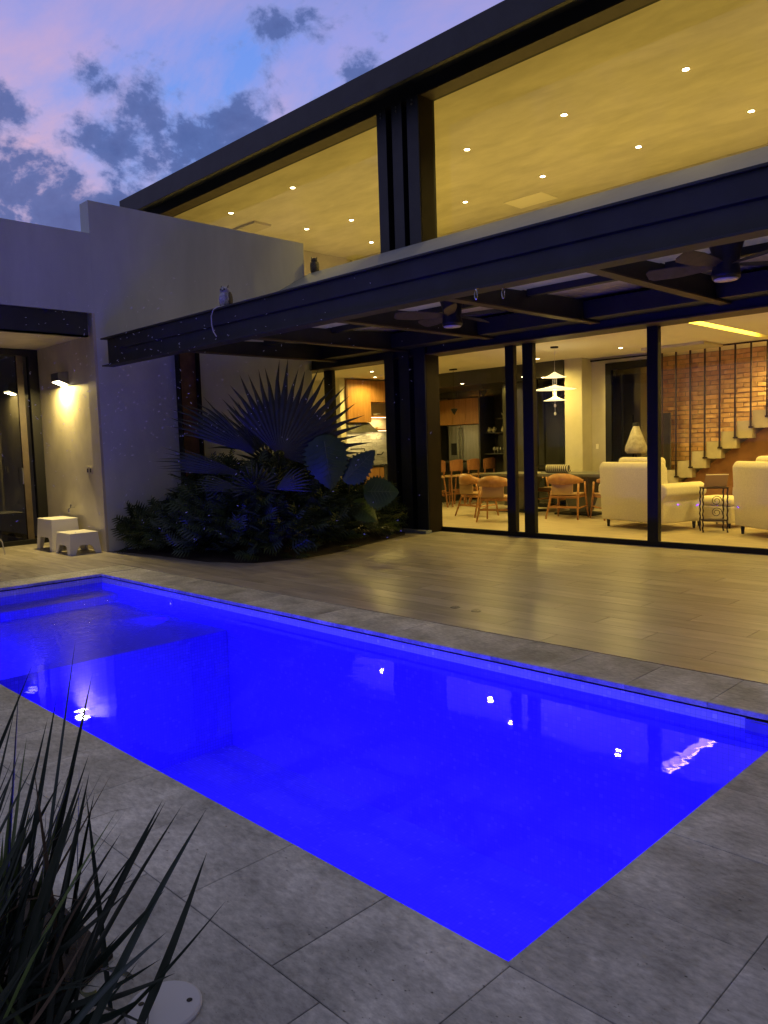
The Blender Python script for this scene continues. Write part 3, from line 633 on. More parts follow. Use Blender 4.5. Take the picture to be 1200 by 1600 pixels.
ob('door', MB().box(-13.11,-12.71,15.38,15.94,.08,1.87), M_grey, f_, bevel=.01); ob('door', MB().box(-12.70,-12.13,15.38,15.94,.08,1.87), M_grey, f_, bevel=.01)
for x in (-12.74,-12.66): ob('handle', MB().tube([(x,15.385,.95),(x,15.34,.95),(x,15.34,1.80),(x,15.385,1.80)], .014, 8), M_chrome, f_)
ob('water_dispenser', MB().box(-13.02,-12.84,15.372,15.379,1.12,1.42), M_frame, f_)
t = thing('teapot', 'cream teapot on the upper dark kitchen shelf', 'teapot', (-11.45,15.65,2.0))
ob('body', MB().lathe([(.05,2.001),(.10,2.03),(.115,2.08),(.09,2.13),(.05,2.15)], (-11.45,15.65,0), 18), M_cream, t, smooth=True); ob('lid', MB().lathe([(.055,2.15),(.03,2.175),(.012,2.18),(.014,2.2),(0,2.205)], (-11.45,15.65,0), 14), M_cream, t, smooth=True)
ob('spout', MB().tube([(-11.53,15.65,2.05),(-11.6,15.65,2.09),(-11.62,15.65,2.13)], [.02,.014,.01]), M_cream, t); ob('handle', MB().tube([(-11.35,15.65,2.12),(-11.29,15.65,2.12),(-11.28,15.65,2.06),(-11.35,15.65,2.04)], .009), M_cream, t)
for i, (x, lab) in enumerate(((-11.96,'small pale figurine at the left end of the lower kitchen shelf'),(-11.82,'round jug with a handle on the lower kitchen shelf'),(-11.55,'pale jug right of the round jug on the lower kitchen shelf'))):
    t = thing('jug', lab, 'jug', (x,15.6,1.66), group='jugs on the lower shelf'); ob('body', MB().lathe([(.03,1.661),(.05,1.69),(.045,1.73),(.02,1.76),(.028,1.79)], (x,15.6,0), 12), M_cream, t, smooth=True)
    ob('handle', MB().tube([(x+.03,15.6,1.77),(x+.07,15.6,1.76),(x+.06,15.6,1.70)], .006, 6), M_cream, t)
M_gl = mat('clear_glassware', (.45,.45,.42), .1, spec=.8)
for i in range(6):
    x = -11.80+i*.1; t = thing('wine_glass', 'clear wine glass in the row under the coffee machine', 'glass', (x,15.58,1.14), group='row of glasses on the lowest kitchen shelf'); t['label'] = ('leftmost','second','third','fourth','fifth','rightmost')[i]+' wine glass in the row under the coffee machine, counted from the left'
    ob('bowl', MB().lathe([(.008,1.20),(.035,1.23),(.038,1.27),(.03,1.30)], (x,15.58,0), 10), M_gl, t, smooth=True); ob('stem', MB().lathe([(.03,1.141),(.006,1.146),(.006,1.20)], (x,15.58,0), 8), M_gl, t)
o_ = thing('wall_oven', 'stack of built in ovens with pale handles and a violet display', 'oven', (-10.85,15.6,.7))
ob('housing', MB().box(-11.1,-10.6,15.42,15.94,0,2.1), M_dark, o_)
for z0, z1 in ((1.50,2.03),(.80,1.44)):
    ob('oven_door', MB().box(-11.07,-10.63,15.39,15.418,z0,z1), M_frame, o_, bevel=.004); ob('handle', MB().tube([(-11.04,15.36,z1-.06),(-10.66,15.36,z1-.06)], .014), M_chrome, o_)
for z in (1.72,1.61,1.0): ob('rack', MB().box(-11.03,-10.68,15.375,15.388,z,z+.02), M_chrome, o_)
ob('display', MB().box(-11.0,-10.7,15.383,15.389,1.24,1.31), emat('violet_display', (.3,.2,1), 1.2), o_)
ob('back_wall_dark', MB().box(-10.58,-9.72,15.3,15.94,0,2.72), M_dark, k)

# kitchen left run (faces +X)
k2 = thing('cooking_wall', 'oak kitchen run with range hood and tiled splashback seen through the kitchen window', 'kitchen', (-14,13.3,0))
ob('oak_cabinet', MB().box(-14.25,-13.90,12.66,13.42,2.0,3.02), M_oak, k2, bevel=.003); ob('cabinet_side', MB().box(-14.25,-13.905,12.625,12.658,2.0,3.02), M_stool, k2)
ob('oak_cabinet', MB().box(-14.25,-13.905,13.424,14.2,2.50,3.02), M_oak, k2, bevel=.003); ob('oak_cabinet', MB().box(-14.25,-13.905,14.204,15.2,2.50,3.02), M_oak, k2, bevel=.003)
ob('range_hood', MB().hexa([(-14.25,12.64,1.76),(-13.78,12.64,1.76),(-13.78,13.55,1.76),(-14.25,13.55,1.76)],[(-14.25,12.66,1.995),(-13.98,12.66,1.995),(-13.98,13.42,1.995),(-14.25,13.42,1.995)]), M_grey, k2, bevel=.004)
M_tile = mat('grey_splash_tile', (.38,.36,.30), .4, c2=(.22,.21,.17), scale=9, stretch=(1,.5,3), rnd=.18)
tw, th = .36, .09; me_t = mesh_of(MB().box(-.006,0,-tw/2+.003,tw/2-.003,-th/2+.003,th/2-.003), M_tile, 'wall_tile')
bk = ob('splashback', MB().box(-14.249,-14.236,12.63,14.30,.96,1.76), M_grout, k2)
for r in range(8):
    for c in range(4): piece('wall_tile', me_t, Vector((-14.229,12.86+c*tw+(r%2)*.16-.03,1.01+r*th)) - OFF[bk.name], bk)
light('AREA', 'hood_light', (-14.0,13.1,1.75), 12, (1,.76,.3), .1, .6, parent=k2)
ob('counter_top', MB().box(-14.25,-13.66,12.64,14.3,.92,.96), M_counter, k2, bevel=.004)
for a, b, z0, z1 in ((12.68,12.98,.52,.90),(12.68,12.98,.10,.51),(12.99,13.45,.10,.90),(13.46,14.0,.10,.90)): ob('cabinet_door', MB().box(-14.2,-13.70,a,b-.006,z0,z1), M_oak, k2, bevel=.003)
ob('plinth', MB().box(-14.2,-13.76,12.68,14.2,0,.1), M_frame, k2)
ob('dark_end_panel', MB().box(-14.25,-13.6,14.32,15.9,0,2.49), M_dark, k2)
M_under = emat('under_shelf_light', (1,.8,.45), 5)
for z in (2.13,1.80):
    s_ = ob('wooden_shelf', MB().box(-14.25,-13.9,13.5,14.25,z,z+.035), M_oak, k2); ob('under_light', MB().box(-14.1,-14.05,13.52,14.1,z-.012,z-.001), M_under, s_); light('AREA', 'under_shelf_glow', (-14.07,13.8,z-.02), 7, (1,.76,.3), .05, .6, parent=s_)
ob('pot_filler', MB().tube([(-14.23,13.0,1.36),(-14.1,13.0,1.36),(-14.0,13.1,1.36),(-14.0,13.25,1.36),(-14.0,13.25,1.30)], .014), M_frame, k2)
ob('small_tap', MB().tube([(-14.23,13.9,1.2),(-14.08,13.9,1.2),(-14.08,13.98,1.26)], .015), M_frame, k2)
for i in range(3):
    t = thing('plate', 'white plate stacked on the upper open shelf of the cooking wall', 'plate', (-14.05,13.75,2.166+i*.02), group='plates on the open shelf'); t['label'] = ('bottom','middle','top')[i]+' white plate of the stack on the upper open kitchen shelf'
    ob('rim', MB().lathe([(.05,2.166+i*.02),(.11,2.178+i*.02),(.11,2.182+i*.02),(0,2.172+i*.02)], (-14.05,13.75,0), 16), M_plastic, t)
t = thing('bowl', 'small bowl on the lower open shelf of the cooking wall', 'bowl', (-14.02,13.7,1.836)); ob('body', MB().lathe([(.03,1.836),(.06,1.87),(.062,1.88),(.04,1.86),(0,1.85)], (-14.02,13.7,0), 14), M_cream, t, smooth=True)
# island
k3 = thing('kitchen_island', 'dark kitchen island behind the bar stools', 'kitchen island', (-12.75,14.1,0))
ob('island_body', MB().box(-13.05,-12.45,12.95,15.1,0,.95), M_dark, k3, bevel=.004); ob('worktop', MB().box(-13.10,-12.10,12.9,15.15,.95,1.0), M_counter, k3, bevel=.004)
ob('tap', MB().tube([(-12.95,13.3,1.0),(-12.95,13.3,1.38),(-12.93,13.3,1.46),(-12.86,13.3,1.50),(-12.79,13.3,1.46),(-12.77,13.3,1.36)], .014), M_chrome, k3); ob('tap_lever', MB().tube([(-12.95,13.36,1.02),(-12.88,13.36,1.08)], .008), M_chrome, k3)

# pendants
def cone_pendant(x, y, z, lab):
    t = thing('cone_pendant', lab, 'pendant lamp', (x,y,z), group='black cone pendants over the island')
    ob('canopy', MB().box(x-.09,x+.09,y-.03,y+.03,CZ-.03,CZ-.001), M_frame, t); ob('cable', MB().tube([(x,y,z+.06),(x,y,CZ-.03)], .003, 6), M_frame, t)
    ob('shade', MB().lathe([(0,z-.08),(.10,z+.05),(.10,z+.06),(0,z+.07)], (x,y,0), 4), M_frame, t)
cone_pendant(-11.18,13.33,2.12,'black cone pendant hanging in front of the oak cabinets'); cone_pendant(-11.12,14.30,2.52,'small black cone pendant right of the oak cabinets')
px, py = -7.65, 11.86
t = thing('tiered_pendant', 'white pendant lamp of three stacked conical shades over the dining table', 'pendant lamp', (px,py,1.9))
ob('canopy', MB().lathe([(.07,CZ-.025),(.07,CZ-.001)], (px,py,0), 16), M_frame, t); ob('cable', MB().tube([(px,py,2.6),(px,py,CZ-.02)], .003, 6), M_cord, t)
for z, r, hh in ((2.52,.20,.08),(2.31,.37,.07),(2.12,.20,.065)): ob('shade', MB().lathe([(r,z),(r*.55,z+hh*.42),(.03,z+hh),(.02,z+hh+.01)], (px,py,0), 28), M_wshade, t, smooth=True)
for a in (0,2.1,4.2): ob('rod', MB().tube([(px+.035*math.cos(a),py+.035*math.sin(a),2.10),(px+.035*math.cos(a),py+.035*math.sin(a),2.56)], .004, 6), M_cord, t)
ob('finial', MB().tube([(px,py,1.90),(px,py,2.14)], .003, 6).ell((px,py,2.03),(.02,.02,.03)).ell((px,py,1.89),(.02,.02,.03)), M_cord, t)
light('POINT', 'tiered_pendant_bulb', (px,py,2.24), 14, WARM, .05, parent=t)

# dining table
t = thing('dining_table', 'long dark concrete dining table on thick tapered legs', 'table', (-8.6,13.2,0))
ob('tabletop', MB().box(-10.0,-7.05,12.7,13.7,.735,.79), M_conc, t, bevel=.006)
for x in (-9.35,-7.95): ob('leg', MB().hexa([(x-.16,13.05,.04),(x+.16,13.05,.04),(x+.16,13.35,.04),(x-.16,13.35,.04)],[(x-.33,12.9,.734),(x+.33,12.9,.734),(x+.33,13.5,.734),(x-.33,13.5,.734)]), M_conc, t, bevel=.01)
for x in (-9.35,-7.95): ob('foot_plate', MB().box(x-.42,x+.42,12.9,13.5,0,.035), M_frame, t, bevel=.005)
t = thing('coil_basket', 'black and white coiled wire basket on the dining table', 'basket', (-8.35,13.0,.79))
pts = []
for i in range(150):
    a = i/150*2*math.pi*11; pts.append((-8.60+.5*i/150, 13.0+.08*math.cos(a), .875+.075*math.sin(a)))
ob('coil', MB().tube(pts, .009, 6), M_frame, t)
ob('white_coil', MB().tube([(p[0]+.022,p[1]*1.0,p[2]) for p in pts], .009, 6), M_cream, t)
t = thing('napkin_stack', 'small stack of pale napkins on the dining table beside the mullion', 'napkins', (-8.75,12.85,.79))
ob('napkin', MB().box(-8.85,-8.67,12.8,12.92,.791,.815), M_cream, t, bevel=.006)

# dining chairs
def make_chair():
    t = thing('dining_chair', 'x', 'chair', (0,0,0), 0, 'oak dining armchairs')
    # local: faces +y, back at -y
    ob('seat', MB().box(-.25,.25,-.22,.25,.42,.46), M_seat, t, bevel=.02, seg=3, local=True)
    ob('seat_frame', MB().box(-.24,.24,-.24,.24,.375,.418), M_chair, t, bevel=.01, local=True)
    for sx in (-1,1):
        ob('leg', MB().tube([(sx*.30,-.34,0),(sx*.25,-.18,.44),(sx*.24,-.10,.66)], [.016,.022,.018]), M_chair, t, smooth=True, local=True)
        ob('leg', MB().tube([(sx*.29,.26,0),(sx*.26,.20,.44),(sx*.26,.17,.66)], [.015,.022,.018]), M_chair, t, smooth=True, local=True)
        ob('side_rail', MB().tube([(sx*.285,-.27,.20),(sx*.275,.235,.22)], .013), M_chair, t, local=True)
    # curved arm and back rail
    q = MB(); n = 22; ring = []
    for i in range(n+1):
        a = R_(-25+230*i/n); x = .31*math.cos(a+0)*-1; y = -.12-.22*math.sin(a); hh = .03+.075*max(0,math.sin(a))**1.5; z = .68+.05*max(0,math.sin(a))
        ring.append((x,y,z,hh))
    for (x,y,z,hh) in ring:
        d_ = Vector((x,y+.12,0)).normalized()*.014
        q.v += [Vector((x-d_.x,y-d_.y,z-hh)),Vector((x+d_.x,y+d_.y,z-hh)),Vector((x+d_.x,y+d_.y,z+hh)),Vector((x-d_.x,y-d_.y,z+hh))]
    for i in range(n):
        for c in range(4): q.f.append((i*4+c,i*4+(c+1)%4,(i+1)*4+(c+1)%4,(i+1)*4+c))
    q.f += [(0,1,2,3),(n*4+3,n*4+2,n*4+1,n*4)]
    ob('backrest', q, M_chair, t, smooth=True, local=True)
    ob('back_panel', MB().box(-.20,.20,-.30,-.275,.44,.64), M_seat, t, bevel=.008, local=True)
    ob('stretcher', MB().box(-.28,.28,-.27,-.25,.20,.235), M_chair, t, local=True)
    return t
ch = make_chair(); ch.location = (-8.62,11.45,0); ch.rotation_euler.z = R_(20); ch['label'] = 'oak dining armchair nearest the glass in the left pane'
dup(ch, (-9.55,12.05,0), R_(-12), 'oak dining armchair just behind the nearest one in the left pane')
dup(ch, (-7.78,12.45,0), R_(12), 'oak dining armchair turned its back right of the thick mullion')
dup(ch, (-7.05,12.72,0), R_(55), 'oak dining armchair tucked beside the cream armchair')
dup(ch, (-8.9,14.0,0) if False else (-9.0,13.98-.12,0), R_(180), 'oak dining armchair on the far side of the dining table')
# bar stools
def make_bar():
    t = thing('bar_stool', 'x', 'bar stool', (0,0,0), 0, 'walnut bar stools at the island')
    ob('seat', MB().box(-.2,.2,-.2,.2,.66,.70), M_seat, t, bevel=.015, local=True)
    for sx in (-1,1):
        ob('leg', MB().tube([(sx*.22,-.24,0),(sx*.18,-.18,.66),(sx*.17,-.22,1.0)], .019), M_stool, t, local=True); ob('leg', MB().tube([(sx*.22,.22,0),(sx*.18,.18,.68)], .019), M_stool, t, local=True)
        ob('side_rail', MB().box(sx*.20-.012,sx*.20+.012,-.2,.2,.25,.28), M_stool, t, local=True)
    q = MB(); n = 8
    for i in range(n+1):
        u = -1+2*i/n; x = .22*u; y = -.25+.06*u*u; top = 1.06-.03*u*u
        q.v += [Vector((x,y-.012,.80)),Vector((x,y+.012,.80)),Vector((x,y+.012,top)),Vector((x,y-.012,top))]
    for i in range(n):
        for c in range(4): q.f.append((i*4+c,i*4+(c+1)%4,(i+1)*4+(c+1)%4,(i+1)*4+c))
    q.f += [(0,1,2,3),(n*4+3,n*4+2,n*4+1,n*4)]
    ob('backrest', q, M_stool, t, local=True)
    ob('footrest', MB().box(-.21,.21,.2,.22,.28,.31).box(-.21,.21,-.22,-.2,.36,.39), M_stool, t, local=True)
    return t
bs = make_bar(); bs.location = (-11.62,13.05,0); bs.rotation_euler.z = R_(90); bs['label'] = 'leftmost walnut bar stool beside the column group'
for i, lab in enumerate(('second walnut bar stool from the column group','third walnut bar stool from the column group','fourth walnut bar stool from the column group')): dup(bs, (-11.62,13.66+i*.61,0), R_(90), lab)

# armchairs
def make_sofa():
    t = thing('armchair', 'x', 'armchair', (0,0,0), 0, 'cream armchairs')
    W_ = .64
    def rb(nm, a, b, c, d, e, f, bv): ob(nm, MB().box(a,b,c,d,e,f), M_sofa, t, bevel=bv, seg=4, local=True)
    rb('base', -W_+.03, W_-.03, .10, .86, .12, .46, .04)
    q = MB(); prof = [(.0,.12),(-.03,.6),(-.05,.98),(0,1.05),(.09,1.05),(.17,.96),(.2,.5),(.2,.12)]
    q.prism([(p[0],p[1]) for p in prof], -W_+.02, W_-.02, 'x'); ob('backrest', q, M_sofa, t, bevel=.03, seg=4, local=True, smooth=True)
    for sx in (-1,1):
        q = MB(); q.prism([(sx*(W_+.01),.12),(sx*(W_+.01),.48),(sx*(W_+.09),.56),(sx*(W_+.08),.68),(sx*(W_-.02),.735),(sx*(W_-.14),.69),(sx*(W_-.17),.6),(sx*(W_-.17),.12)][::sx], .02, .90, 'y')
        ob('arm', q, M_sofa, t, bevel=.035, seg=4, local=True, smooth=True)
    rb('seat_cushion', -W_+.19, W_-.19, .18, .88, .44, .60, .05)
    ob('back_cushion', MB().box(-W_+.2,W_-.2,.17,.36,.58,1.12), M_sofa, t, bevel=.07, seg=5, local=True, smooth=True)
    for sx in (-1,1):
        for y in (.08,.82): ob('foot', MB().tube([(sx*(W_-.1),y,0),(sx*(W_-.1),y,.13)], [.02,.03]), M_frame, t, local=True)
    return t
ac = make_sofa(); c30 = R_(-17.5)
ac.location = (-5.98,11.33,0); ac.rotation_euler.z = c30; ac['label'] = 'cream armchair seen from behind, crossed by the black mullion'
dup(ac, (-3.93,11.17,0), R_(-35), 'cream armchair cut by the right edge of the photo')
t = thing('footstool', 'low cream footstool with a loose cushion behind the small iron table', 'footstool', (-4.95,12.4,0), R_(-15))
ob('base', MB().box(-.34,.34,-.28,.28,.08,.34), M_sofa, t, bevel=.03, seg=4, local=True); ob('cushion', MB().box(-.35,.35,-.29,.29,.345,.47), M_sofa, t, bevel=.05, seg=5, local=True, smooth=True)
for sx in (-.28,.28):
    for sy in (-.22,.22): ob('foot', MB().tube([(sx,sy,0),(sx,sy,.09)], [.015,.022]), M_frame, t, local=True)
# side table
t = thing('iron_side_table', 'small wrought iron side table between the two cream armchairs', 'side table', (-4.72,11.55,0))
cxy = [(-4.86,11.44),(-4.56,11.58),(-4.70,11.78),(-4.98,11.62)]
for (x,y) in cxy:
    pts = [(x+.004*math.cos(z*60),y+.004*math.sin(z*60),z) for z in [i*.65/40 for i in range(41)]]
    ob('leg', MB().tube(pts, [.011+.003*(i%4==0) for i in range(41)], 6), M_iron, t)
ob('tabletop', MB().hexa([(x,y,.648) for x,y in cxy],[(x+(x+4.775)*.12,y+(y-11.6)*.12,.668) for x,y in cxy]), M_iron, t); ob('shelf', MB().hexa([(x,y,.17) for x,y in cxy],[(x,y,.185) for x,y in cxy]), M_iron, t)
for z0 in (.30,.47):
    pts = []
    for i in range(30):
        a = i/29*2.2*2*math.pi*.75; r = .075*(1-i/40); pts.append((-4.70+r*math.cos(a)*.9+.01,11.51+r*math.cos(a)*.42,z0+r*math.sin(a)))
    ob('scroll', MB().tube(pts, .005, 6), M_iron, t)
t = thing('picture_frame', 'dark wooden picture frame leaning on the small iron table', 'picture frame', (-4.75,11.68,.668))
ob('frame', MB().hexa([(-4.90,11.56,.67),(-4.62,11.70,.67),(-4.63,11.73,.67),(-4.91,11.59,.67)],[(-4.90,11.62,.84),(-4.62,11.76,.84),(-4.63,11.79,.84),(-4.91,11.65,.84)]), mat('frame_wood', (.16,.08,.04), .5), t, bevel=.004)
ob('frame_lip', MB().tube([(-4.90,11.635,.845),(-4.62,11.775,.845)], .007), M_cream, t)

# ---------------------------------------------------------------- brick wall & staircase
bw = ob('brick_wall', MB().box(-8.0,XR,15.47,15.7,0,CZ), M_mortar); tag(bw, 'orange exposed brick wall behind the staircase', 'brick wall')
bh, bl = .092, .25
fm = []
for i in range(6):
    j = lambda s: random.uniform(-s,s)
    L2, H2 = bl/2-.007, bh/2-.008
    fm.append(mesh_of(MB().hexa([(-L2,.0,-H2),(L2,.0,-H2),(L2,.03,-H2),(-L2,.03,-H2)],[(-L2,0,H2),(L2,0,H2),(L2,.03,H2),(-L2,.03,H2)]).xf(Matrix.Identity(4)), M_brick, 'brick'))
    for v in fm[-1].vertices:
        v.co.x += j(.006); v.co.z += j(.006)
        if v.co.y < .01: v.co.y += j(.011)
cand = []
for r in range(int(CZ/bh)):
    for c in range(18):
        x = -7.55+c*bl+(r%2)*bl/2; z = bh*(r+.5)+.01; cand.append((x,z))
vis = [p for p in cand if p[0] > -7.45 and p[0] < -4.9 and p[1] > .55+max(0,(p[0]+7.4))*.0]
vis.sort(key=lambda p: p[0]+abs(p[1]-1.9)*.4, reverse=True)
near = [p for p in vis if p[1] > .8+(p[0]+7.2)*.55][:298]; ns = set(near)
for (x,z) in near: piece('brick', random.choice(fm), (x+random.uniform(-.004,.004),15.452+random.uniform(-.006,.006),z), bw)
q = MB()
for (x,z) in cand:
    if (x,z) in ns: continue
    q.box(x-bl/2+.007,x+bl/2-.007,15.455+random.uniform(-.006,.005),15.469,z-bh/2+.008,z+bh/2-.008)
ob('brickwork', q, M_brick, bw, kind='stuff')
st = thing('staircase', 'pale concrete staircase rising to the right in front of the brick wall', 'staircase', (-6,15,0))
run, rise = .272, .178; x0, z0 = -7.43, .42
for i in range(-1, 14):
    xa = x0+run*i; z = z0+rise*i
    if z > 3.0: break
    zz = max(0, z-rise-.13)
    ob('stair_step', MB().box(xa,xa+run,14.42,15.44,zz,z), M_tread, st)
ob('under_stair_wall', MB().prism([(-7.4,0),(XR-2,0),(XR-2,2.9),(x0+run*14,z0+rise*11.6),(x0+.1,0.1)], 14.5, 14.6, 'y') if False else MB().prism([(-7.0,0),(-3.0,0),(-3.0,2.9),(-7.0,.30)], 14.60, 14.66, 'y'), mat('brown_under_stair', (.30,.14,.06), .8, c2=(.20,.09,.04), scale=3), st)
for i in range(0, 11):
    xr = x0+run*i+run*.92; zb = z0+rise*i
    ob('baluster', MB().box(xr-.013,xr+.013,14.385,14.41,zb-.10,3.03).box(xr-.03,xr+.045,14.38,14.418,zb-.13,zb-.10), M_iron, st)
ob('top_rail', MB().box(-6.9,-2.5,14.38,14.415,3.02,3.045), M_iron, st)

# ================================================================== CANOPY
c = thing('steel_canopy', 'dark steel terrace canopy with corrugated roofing in front of the sliding glass', 'canopy', (-4,7,2.7))
CX0 = -10.85
fb = MB().box(CX0+.06,XR,5.225,5.24,2.705,3.065).box(CX0,XR,5.15,5.33,3.065,3.085).box(CX0,XR,5.15,5.33,2.687,2.705)
ob('front_beam', fb, M_steel, c, bevel=.002)
ob('front_gutter', MB().prism([(5.225,2.89),(5.195,2.90),(5.185,3.064),(5.225,3.064)], CX0+.45, XR, 'x'), M_steel, c)
PXs = (-10.55,-8.86,-7.12,-5.40,-3.72,-2.0,-.3,1.4)
for x in PXs:
    ob('rafter', MB().prism([(5.34,2.955),(9.39,2.955),(9.39,3.23),(5.34,3.10)], x-.012, x+.012, 'x'), M_steel, c)
    ob('rafter_flange', MB().box(x-.065,x+.065,5.34,9.36,2.935,2.953), M_steelb, c)
for y, dz in ((6.35,.03),(7.82,.09)):
    for a, b in zip(PXs[:-1], PXs[1:]): ob('purlin', MB().box(a+.02,b-.02,y-.045,y+.045,3.03+dz,3.12+dz-.012), M_steel, c)
for a, b in zip(PXs[:-1], PXs[1:]): ob('back_trimmer', MB().box(a+.02,b-.02,9.02,9.36,2.97,3.19), M_steel, c)
for a, b in zip((CX0+.1,)+PXs[1:-1], PXs[1:]):
    q = MB(); n = int((b-a)/.019); pts = []
    for i in range(n+1):
        x = a+(b-a)*i/n; pts.append((x, .018*math.sin(x/.076*2*math.pi*.75)))
    for (x, dz) in pts: q.v += [Vector((x,5.40,3.135+dz)),Vector((x,9.38,3.27+dz))]
    for i in range(n): q.f.append((2*i,2*i+2,2*i+3,2*i+1))
    ob('roof_sheet', q, M_sheet, c, smooth=True)
p_ = thing('wall_column', 'brown and black steel column against the white wall behind the palm fronds', 'column', (-10.95,6.6,0))
ob('web', MB().box(-10.998,-10.975,6.425,6.755,0,3.15), M_rust, p_); ob('flange', MB().box(-10.998,-10.87,6.405,6.424,0,3.15), M_frame, p_); ob('flange', MB().box(-10.998,-10.87,6.756,6.775,0,3.15), M_frame, p_)
# fans
def make_fan(rz):
    t = thing('ceiling_fan', 'x', 'ceiling fan', (0,0,0), 0, 'ceiling fans under the canopy')
    ob('housing', MB().lathe([(.17,.42),(.165,.36),(.12,.22),(.11,.12),(.125,.04),(.115,.0),(0,0)], n=24), M_fan, t, smooth=True, local=True)
    ob('light_disc', MB().lathe([(.105,-.001),(.10,-.012),(0,-.016)], n=24), M_opal, t, smooth=True, local=True)
    for i in range(5):
        a = rz+i*2*math.pi/5; q = MB()
        prof = [(.10,.03),(.2,.05),(.45,.075),(.66,.07),(.70,.04)]
        for r, w in prof:
            tl = .035
            for s_, zz in ((-1,-tl),(1,tl)):
                for k in (0,.008): q.v.append(Vector((r, s_*w, .12+zz*(w/.075)+k)))
        for j in range(len(prof)-1):
            b = j*4; n_ = b+4
            q.f += [(b,b+2,n_+2,n_),(b+1,n_+1,n_+3,b+3),(b,n_,n_+1,b+1),(b+2,b+3,n_+3,n_+2)]
        q.f += [(0,1,3,2),(16,18,19,17)]
        q.xf(Matrix.Rotation(a,4,'Z')); ob('blade', q, M_fanb, t, local=True)
    return t
fn = make_fan(.35); fn.location = (-6.12,7.3,2.83); fn['label'] = 'ceiling fan further along the canopy, above the left pane'
dup(fn, (-2.88,7.25,2.83), R_(25), 'ceiling fan near the right edge of the photo')
for n_ in (0,1):
    x, y = ((-6.1,7.3),(-2.88,7.25))[n_]
    ob('fan_bracket', MB().box(x-.6,x+.6,y-.05,y+.05,3.24,3.26) if False else MB().box(x-.9+.06,x+.86,y-.05,y+.05,3.215,3.235), M_steel, c)
# beam bracket and bolts
for x in (-9.225,-8.88,-8.54):
    for z in (6.70,6.76): ob('bolt', MB().lathe([(.018,0),(.018,.014),(0,.015)], n=6).xf(Matrix.Translation((x,9.34,z)) @ Matrix.Rotation(R_(90),4,'X')), M_grey, h)
# hooks
for i, (x, y) in enumerate(((-4.02,5.10),(-3.86,5.25))):
    t = thing('snap_hook', ('left' if i == 0 else 'right')+' of two small metal snap hooks hanging under the canopy beam', 'hook', (x,y,2.6), group='snap hooks under the beam')
    ob('hook_loop', MB().tube([(x+.014*math.sin(a),y,2.635+.04*math.cos(a)) for a in [2*math.pi*k/16 for k in range(17)]], .004, 6), M_chrome, t)
    ob('hook_eye', MB().tube([(x,y,2.672),(x,y+.03,2.689)], .004, 6), M_chrome, t)
# owls
def make_owl(lab, loc, sc, dark):
    t = thing('owl_figurine', lab, 'owl decoy', loc, 0, 'owl decoys on the house')
    A = M_owld if dark else M_owlw
    ob('body', MB().lathe([(.045,0),(.07,.04),(.08,.10),(.07,.16),(.05,.19)], n=16).xf(Matrix.Scale(sc,4)), A, t, smooth=True, local=True)
    hd = ob('head', MB().ell((0,0,.215),(.062,.058,.05)).xf(Matrix.Scale(sc,4)), A, t, smooth=True, local=True)
    for s_ in (-1,1):
        ob('wing', MB().ell((s_*.065,.02,.10),(.02,.055,.10)).xf(Matrix.Scale(sc,4)), M_owld, t, smooth=True, local=True)
        ob('ear_tuft', MB().tube([(s_*.04,0,.24),(s_*.055,.01,.285)], [.016,.002],6).xf(Matrix.Scale(sc,4)), M_owld, hd, local=True)
        ob('eye', MB().ell((s_*.024,-.052,.222),(.014,.008,.014)).xf(Matrix.Scale(sc,4)), M_owld, hd, local=True)
    ob('beak', MB().tube([(0,-.055,.212),(0,-.068,.195)], [.009,.002],6).xf(Matrix.Scale(sc,4)), M_owld, hd, local=True)
    for s_ in (-1,1): ob('foot', MB().ell((s_*.025,-.04,.008),(.018,.03,.01)).xf(Matrix.Scale(sc,4)), M_owld, t, local=True)
    ob('tail', MB().hexa([(-.03,.05,0),(.03,.05,0),(.03,.075,0),(-.03,.075,0)],[(-.035,.03,.12),(.035,.03,.12),(.035,.06,.12),(-.035,.06,.12)]).xf(Matrix.Scale(sc,4)), M_owld, t, local=True)
    return t
o1 = make_owl('pale breasted owl decoy standing on the canopy beam', (-7.80,5.24,3.086), .9, False); o1.rotation_euler.z = R_(25)
o2 = make_owl('dark owl decoy on the ledge below the upstairs window', (-10.88,9.22,4.53), .98, True); o2.rotation_euler.z = R_(40)
t = thing('loose_cord', 'thin white cord looping down from the owl over the canopy beam', 'cord', (-7.85,5.14,2.8))
ob('strand', MB().tube([(-7.72,5.17,3.09),(-7.84,5.155,3.088),(-7.90,5.14,3.07),(-7.945,5.135,3.0),(-7.95,5.14,2.9),(-7.93,5.145,2.82),(-7.88,5.15,2.76)], .0065, 6), M_cord, t)

